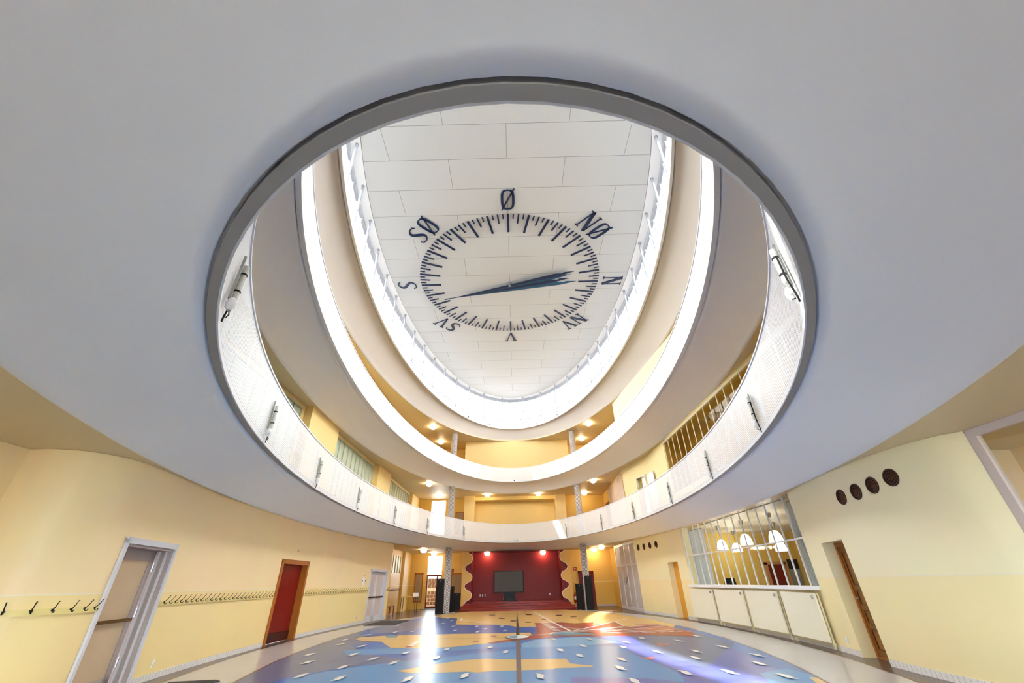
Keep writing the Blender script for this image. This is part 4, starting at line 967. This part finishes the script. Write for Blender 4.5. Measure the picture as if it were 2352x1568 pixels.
# wall closing strip + glazed doors at far right
gd = empty('door_8', m3(4.45, 18.6, -1), kind='structure')
gp = Plan([(4.50, 17.22), (4.40, 20.3)], -1)
b = MB(); Lg = gp.S[-1]
def gpt(s, off=0): p = gp.at(s); n = gp.nat(s); return p+n*off
def gbar(mb, s, w, z0, z1, d=.04, off=0):
    p = gpt(s, off); n = gp.nat(s); M = Matrix.Translation(m3(p.x, p.y, z0)) @ Matrix.Rotation(atan2(n.y, n.x), 4, 'Z'); mb.box(-.001, d, -w/2, w/2, 0, (z1-z0)*U, 0, M)
for k in range(5): gbar(b, .03+(Lg-.06)*k/4, .09, -1+.002, 1.3, .07)
for z0, z1 in ((-1+.004, -.9), (-.28, -.24), (.50, .58), (1.24, ZC-.01)):
    p, q = gpt(.0), gpt(Lg); n = gp.nat(1); b.prism([(v.x*U, v.y*U) for v in (p, q, q+n*.05, p+n*.05)], (z0+1)*U, (z1+1)*U)
b.build('door_frame', greyw, gd)
b = MB(); p, q = gpt(0, .025), gpt(Lg, .025); b.loft([[m3(p.x, p.y, -.95), m3(q.x, q.y, -.95)], [m3(p.x, p.y, 1.3), m3(q.x, q.y, 1.3)]], closed=False); b.build('pane', mat_glass('door_glass', (246, 240, 238), .04, frost=.8), gd)
for s in (1.45, 1.62): 
    b = MB(); p = gpt(s, -.05); b.tube([m3(p.x, p.y, -.1), m3(p.x, p.y, .12)], .012, 6); b.build('door_handle', darkm, gd)
curtain(.04, Lg-.04, .16, .56, 1.26, .04, 12, 'pale gathered curtain above the white glazed doors at the far right', curtw, gp)
b = MB(); b.box(4.90*U, 5.0*U, 16.6*U, 22.6*U, .0, (ZC+1)*U); struct(b, 'wall_lobby_right', white)
b = MB(); p = gpt(1.3, -.06); b.lathe([(.035, (1.16+1)*U), (.035, (1.26+1)*U), (.015, (1.26+1)*U), (.015, (1.315+1)*U)], (p.x*U, p.y*U, 0), 12); o = b.build('ceiling_spot', white); tag(o, 'small white spotlight above the white glazed doors', 'spotlight')
b = MB(); b.box(4.4*U, 4.66*U, 20.27*U, 20.42*U, 0, (ZC+1)*U); struct(b, 'wall_pier_right', yellow)
# near right glazed screen
gs = empty('window_4', m3(4.95, 2.5, -1), kind='structure')
b = MB(); x = 4.94
for y, w in ((4.34, .10), (3.62, .08), (2.9, .08), (1.6, .08), (.2, .08), (-1.2, .08)): b.box(x*U, (x+.06)*U, (y-w/2)*U, (y+w/2)*U, .002, (ZC+1)*U-.03)
for z, h in ((1.30, .08), (.35, .05), (-.6, .05), (-.95, .09)): b.box((x+.002)*U, (x+.055)*U, -2.6*U, 4.38*U, (z+1-h/2)*U, (z+1+h/2)*U)
b.build('window_frame', mat('pinkish_white_frame', (222, 208, 204), .35), gs)
b = MB(); b.box((x+.03)*U, (x+.035)*U, -2.6*U, 4.34*U, .05*U, 2.3*U); b.build('pane', glass, gs)
wbox('wall_lobby_near', 6.3, 6.4, -3.9, 5.4, -1, ZC, mat('peach_wall', (250, 218, 170), .5)); wbox('wall_lobby_end', 5.12, 7.0, 5.2, 5.3, -1, ZC, mat('peach_wall', (240, 204, 150), .5))
wbox('wall_corner_right', 4.94, 5.12, 4.40, 5.2, -1, ZC, mat('peach_wall', (240, 204, 150), .5))

# ------------------------------------------------------------------ upper galleries
Z1a, Z1b = LV[0]['zi']+.075, LV[1]['zo']+.02
gl = Plan([(-5.2,-3.9),(-5.2,9.47),(-5.0,9.475),(-5.04,11.28),(-5.2,11.29),(-5.2,15.26),(-5.04,15.27),(-5.02,16.89),(-5.2,16.9),(-5.2,20.99),(-5.06,21.0),(-5.06,22.7)], 1)
def gwin(y0, y1, z0, z1, n, nm):
    r = empty(nm, m3(-5.2, (y0+y1)/2, z0), kind='structure'); b = MB(); x = -5.19
    for k in range(n+1): y = y0+(y1-y0)*k/n; b.box(x*U, (x+.03)*U, (y-.008)*U, (y+.008)*U, (z0+1)*U, (z1+1)*U)
    for z in (z0, z1): b.box((x-.02)*U, (x+.035)*U, (y0-.04)*U, (y1+.04)*U, (z+1-.02)*U, (z+1+.02)*U)
    b.build('window_frame', mat('pale_green_frame', (206, 204, 168), .4), r)
    b = MB(); b.box((x-.04)*U, (x-.02)*U, y0*U, y1*U, (z0+1)*U, (z1+1)*U); b.build('pane', greenp, r)
wh = [(y0+3.9, y1+3.9, 2.2, 3.80) for y0, y1 in ((5.4, 9.30),)]
wins = [(5.4, 9.28, 'window_5'), (11.45, 15.08, 'window_6'), (17.05, 20.75, 'window_7')]
# arc positions of the bays along the plan
def s_of_y(plan, y, x):
    best = None
    for k in range(int(plan.S[-1]/.01)):
        p = plan.at(k*.01)
        if abs(p.x-x) < .02 and (best is None or abs(p.y-y) < best[0]): best = (abs(p.y-y), k*.01)
    return best[1]
holes = [(s_of_y(gl, a, -5.2), s_of_y(gl, c, -5.2), 2.2, 3.80) for a, c, _ in wins]
wall('wall_gallery_left', gl, Z1a, Z1b, .25, yel2, holes, curved=False)
for a, c, nm_ in wins: gwin(a, c, 2.2, 3.80, 10, nm_)
gr = Plan([(4.87,-3.9),(4.87,13.1),(4.84,15.0),(4.42,17.0)], -1)
hs = [(4.6+3.9, 13.08+3.9, 2.2, 3.84)]
hd = [(s_of_y(gr, 15.35, 4.80) if 0 else 3.9+15.2, 3.9+15.9, Z1a, 3.30)]
wall('wall_gallery_right', gr, Z1a, Z1b, .2, mat('gallery_cream_wall', (246, 228, 170), .5), hs+hd, curved=False)
r = empty('window_8', m3(4.87, 9, 2.2), kind='structure'); b = MB()
for k in range(22): y = 4.7+(13.05-4.7)*k/21; b.box(4.88*U, 4.90*U, (y-.009)*U, (y+.009)*U, 3.2*U, 4.84*U)
b.box(4.87*U, 4.93*U, 4.6*U, 13.08*U, 4.80*U, 4.84*U); b.box(4.87*U, 4.93*U, 4.6*U, 13.08*U, 3.2*U, 3.25*U)
b.build('window_frame', mat('cream_bars', (240, 232, 200), .4), r)
b = MB(); b.box(4.93*U, 4.935*U, 4.6*U, 13.08*U, 3.2*U, 4.84*U); b.build('pane', mat_glass('gallery_glass', (240, 234, 206), .015), r)
wbox('wall_room_upper_right', 5.62, 5.7, 1.0, 13.4, Z1a, Z1b, mat('room_ochre', (244, 214, 140), .6)); wbox('wall_room_upper_far', 5.07, 6.0, 13.3, 13.4, Z1a, Z1b, mat('room_ochre', (244, 214, 140), .6)); wbox('wall_room_upper_near', 5.07, 6.0, .9, 1.0, Z1a, Z1b, mat('room_ochre', (244, 214, 140), .6))
b = MB(); b.box(4.86*U, 4.83*U, 15.1*U, 15.15*U, (Z1a+1)*U, 4.32*U)
d9 = empty('door_9', m3(4.75, 15.5, Z1a), kind='structure')
p0_, p1_ = gr.at(3.9+15.2), gr.at(3.9+15.9)
b = MB()
for p in (p0_, p1_): b.box((p.x-.05)*U, (p.x+.02)*U, (p.y-.03)*U, (p.y+.03)*U, (Z1a+1)*U, 4.34*U)
b.prism([((p0_.x-.05)*U, p0_.y*U), ((p1_.x-.05)*U, p1_.y*U), ((p1_.x+.02)*U, p1_.y*U), ((p0_.x+.02)*U, p0_.y*U)], 4.29*U, 4.34*U); b.build('door_frame', mat('cream_bars', (240, 232, 200), .4), d9)
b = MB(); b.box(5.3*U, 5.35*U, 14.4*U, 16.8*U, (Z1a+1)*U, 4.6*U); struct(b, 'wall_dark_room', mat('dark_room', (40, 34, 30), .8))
b = MB(); b.prism([(4.77*U, 14.3*U), (4.80*U, 14.3*U), (4.80*U, 15.0*U), (4.77*U, 15.0*U)], (Z1a+1)*U, 4.24*U); o = b.build('notice_board', paper); tag(o, 'white board on the cream wall of the lower gallery, right side', 'notice board')
# slatted curtain wall at the right end of the lower gallery
gq = Plan([(4.44, 17.05), (4.62, 20.7)], -1)
b = MB(); p, q = gq.at(0), gq.at(9); b.prism([(v.x*U, v.y*U) for v in (p, q, q+Vector((.1, 0)), p+Vector((.1, 0)))], (Z1a+1)*U, (Z1b+1)*U); struct(b, 'wall_gallery_right_far', yel2)
curtain(.05, 3.6, -.06, 1.75, 3.78, .04, 11, 'pink and white striped curtain on the lower gallery, far right', curtw, gq)
wbox('wall_gallery_end_right', 4.62, 4.8, 20.7, 22.5, Z1a, Z1b, yellow)
d10 = empty('door_10', m3(4.6, 21.4, Z1a), kind='structure'); b = MB(); b.box(4.585*U, 4.618*U, 21.0*U, 21.8*U, (Z1a+1)*U+.002, (3.35+1)*U); b.build('door_leaf', mat('oxblood_leaf', (98, 22, 24), .4), d10)
wbox('wall_gallery_back_right', 2.6, 4.8, 22.4, 22.5, Z1a, Z1b, yellow)
gb = Plan([(-5.3, 22.7), (-2.56, 22.7)], 1); wall('wall_gallery_back_left', gb, Z1a, Z1b, .12, yellow, [(.88, 1.66, 2.2, 3.84)], curved=False)
r = empty('window_9', m3(-4.03, 22.7, 2.2), kind='structure'); b = MB()
for x in (-4.42, -4.05, -3.66): b.box((x-.015)*U, (x+.015)*U, 22.73*U, 22.77*U, 3.2*U, 4.84*U)
b.build('window_frame', greyw, r); b = MB(); b.box(-4.42*U, -3.64*U, 22.75*U, 22.755*U, 3.2*U, 4.84*U); b.build('pane', glass, r)
grille(-3.12, -2.66, 2.2, 3.25, 22.7, 'slatted grille with notices behind the left column of the lower gallery')
# boxed back wall of lower gallery
for sx in (-1, 1):
    x0, x1 = sorted((sx*2.08, sx*2.6)); wbox('wall_gallery_pier', x0, x1, 22.0, 22.95, Z1a, Z1b, yel3)
wbox('wall_gallery_back', -2.6, 2.6, 22.95, 23.05, Z1a, Z1b, yel2)
wbox('trim_2', -2.08, 2.08, 22.3, 22.94, 3.74, Z1b, yel2)
# small objects on balustrade near left of back
b = MB(); b.bevbox(-2.34*U, -2.08*U, 21.3*U, 21.45*U, (LV[0]['top']-.05+1)*U, (LV[0]['top']+.12+1)*U, .03); 
# upper gallery
Z2a, Z2b = LV[1]['zi']+.075, LV[2]['zo']+.02
for pts, sd, nm_, mm in (([(-5.1,-3.9),(-5.1,22.7)], 1, 'wall_upper_left', yel2), ([(4.9,-3.9),(4.9,10.6),(4.72,12.6),(4.25,16.2)], -1, 'wall_upper_right', mat('gallery_cream_wall', (246, 228, 170), .5)), ([(4.3,16.2),(4.9,17.2),(4.9,22.5)], -1, 'wall_upper_right_far', yel2)):
    wall(nm_, Plan(pts, sd), Z2a, Z2b, .15, mm, [], curved=False)
wbox('wall_upper_back', -2.55, 2.85, 21.2, 22.6, Z2a, Z2b, yel3); wbox('wall_upper_back_left', -5.1, -2.55, 22.5, 22.6, Z2a, Z2b, yellow); wbox('wall_upper_back_right', 2.85, 4.9, 22.3, 22.4, Z2a, Z2b, yel3)
# near end closing walls for the galleries and hall
for z0, z1 in ((Z1a, Z1b), (Z2a, Z2b)): wbox('wall_front', -5.3, 5.3, -1.6, -1.5, z0, z1, yel2)
b = MB()
fw = Plan([(-5.3, -3.6), (7.0, -3.6)], -1)
wall('wall_front', fw, -1, ZC, .2, wallR, [(1.6, 10.0, -.6, 1.1), (10.5, 11.5, -.9, 1.2)], curved=False)  # unseen front openings, added and sized for the daylight they let in
r = empty('window_10', m3(.8, -3.7, -.5), kind='structure'); b = MB()
for k in range(8): x = -3.7+8.4*k/7; b.box((x-.03)*U, (x+.03)*U, -3.75*U, -3.68*U, .4*U, 2.1*U)
b.build('window_frame', white, r); b = MB(); b.box(-3.7*U, 4.7*U, -3.72*U, -3.715*U, .4*U, 2.1*U); b.build('pane', glass, r)

# ------------------------------------------------------------------ lamps
lp = [(-1.46, 23.0-.1, 0), (1.36, 23.0, 0), (-4.07, 19.9, 0), (-4.02, 22.2, 0), (3.79, 22.0, 0), (3.85, 20.4, 0),
      (-3.82, 18.72, 1), (-3.85, 21.6, 1), (-1.38, 21.6, 1), (1.2, 21.6, 1), (3.53, 18.76, 1), (3.56, 21.7, 1),
      (-3.83, 18.63, 2), (-3.83, 21.0, 2), (3.62, 18.64, 2), (3.6, 21.0, 2)]
where = ['at the top left of the red stage', 'at the top right of the red stage', 'on the ground floor ceiling left of the left column, nearer one', 'on the ground floor ceiling above the far glass door', 'on the ground floor ceiling just right of the right column', 'on the ground floor ceiling near the white glazed doors',
         'under the lower gallery ceiling at its left, nearer one', 'under the lower gallery ceiling just left of the left column', 'under the lower gallery ceiling left of centre', 'under the lower gallery ceiling right of centre', 'under the lower gallery ceiling at its right, nearer one', 'under the lower gallery ceiling just right of the right column',
         'under the upper gallery ceiling at its left, nearer one', 'under the upper gallery ceiling just left of the left column', 'under the upper gallery ceiling at its right, nearer one', 'under the upper gallery ceiling just right of the right column']
lp += [(5.65, 2.0, 0), (5.65, .6, 0), (5.35, 3.6, 1), (5.35, 2.4, 1), (7.3, 9.0, 0)]
where += ['in the lobby behind the near right glazed screen, farther one', 'in the lobby behind the near right glazed screen, nearer one', 'in the room behind the upper barred window, farther one', 'in the room behind the upper barred window, nearer one', 'in the side room near its right end']
base = None
for (x, y, lv), w in zip(lp, where):
    z = (LV[lv]['zo']+.012+1)*U if not (lv == 0 and abs(x) < 2) else (ZC+1)*U-.01
    loc = Vector((x*U, y*U, z)); lab = 'glowing round ceiling lamp '+w
    if base is None:
        base = lroot('ceiling_lamp', loc, 0, label=lab, cat='ceiling lamp', group='round ceiling lamps')
        b = MB(); b.lathe([(.17, -.03), (.2, 0)], (0, 0, 0), 24); b.build('lamp_base', white, base)
        b = MB(); b.lathe([(.04, -.19), (.11, -.17), (.17, -.11), (.185, -.03)], (0, 0, 0), 24); b.build('glass_globe', glow, base, smooth=True)
    else: dup(base, loc, 0, lab)

# ------------------------------------------------------------------ fluorescent fixtures on the lower balustrade
angs = [239, 215.5, 197.5, 181, 164, 146.5, 124.5, 56, 34.5, 17, -.5, -17, -35, -59.5]
lab = ['nearest the camera on the left side', 'second nearest on the left side', 'third along the left side', 'fourth along the left side', 'fifth along the left side', 'sixth along the left side before the left column', 'just left of the stage centre', 'just right of the stage centre', 'sixth along the right side before the right column', 'fifth along the right side', 'fourth along the right side', 'third along the right side', 'second nearest on the right side', 'nearest the camera on the right side']
fx0 = None
for a, l_ in zip(angs, lab):
    t = radians(a); x, y = (VA-.01)*cos(t), YC+(VB-.01)*sin(t)
    nx, ny = cos(t)/VA, sin(t)/VB; rz = atan2(ny, nx)-pi/2      # local +y points out of the void, into the sheet
    loc = m3(x, y, LV[0]['zi']+.06)
    L_ = 'upright tube light on the lower balustrade, '+l_
    if fx0 is None:
        fx0 = lroot('tube_light', loc, rz, label=L_, cat='tube light', group='tube lights on the lower balustrade')
        b = MB(); b.lathe([(.028, .18), (.028, .62)], (0, -.06, 0), 12); b.build('tube', mat('tube_ivory', (214, 214, 204), .3), fx0)
        b = MB(); b.box(-.075, -.03, -.035, -.012, .16, .70); b.build('reflector', mat('reflector_grey', (168, 172, 168), .35, metal=.4), fx0)
        for z in (.28, .50): b = MB(); b.lathe([(.034, z), (.034, z+.018)], (0, -.06, 0), 12); b.build('clamp', black, fx0)
        b = MB(); b.lathe([(.02, .02), (.045, .05), (.05, .1), (.03, .16), (.02, .17)], (-.06, -.06, 0), 12); b.build('socket', white, fx0, smooth=True)
        b = MB(); b.tube([(.03, -.05, .5), (.035, -.05, .2), (.03, -.03, -.02), (.02, -.03, -.07)], .009, 6); b.build('cable', black, fx0)
        b = MB(); b.tube([(-.06, -.06, .03), (-.02, -.07, -.0), (.02, -.05, -.02)], .006, 6); b.build('lead', darkm, fx0)
    else: dup(fx0, loc, rz, L_)
# small black spots along the fascia of the roof opening
def bead(t, z, lab, off=.02, r=.035):
    x, y = (VA-off)*cos(t), YC+(VB-off)*sin(t); b = MB(); b.lathe([(r*.6, 0), (r, .02), (r, .05), (r*.6, .07)], (x*U, y*U, (z+1)*U), 10); o = b.build('small_sensor', black); tag(o, lab, 'sensor')
bl_ = ['at the very middle of the far end', 'right of the middle', 'second right of the middle', 'left of the middle', 'second left of the middle']
for k, d in enumerate((90, 72, 56, 108, 124)): bead(radians(d), 7.11, 'tiny black sensor on the white skylight edge, '+bl_[k])
bead(radians(90), 4.36, 'tiny sensor on the upper balustrade edge, middle of the far end', .03)
x, y = 0.0, YC+VB-.05
rt = empty('camera_unit', m3(0, y, 1.66), 'small white camera with black lens on the lower balustrade above the stage', 'camera'); b = MB(); b.bevbox(-.12, .04, y*U-.08, y*U-.01, (1.66+1)*U, (1.66+1)*U+.09, .02); b.build('body', white, rt); b = MB(); b.lathe([(.03, y*U-.12), (.035, y*U-.02)], (.09, 0, (1.66+1)*U+.03), 12, ax='y'); b.build('lens', black, rt)
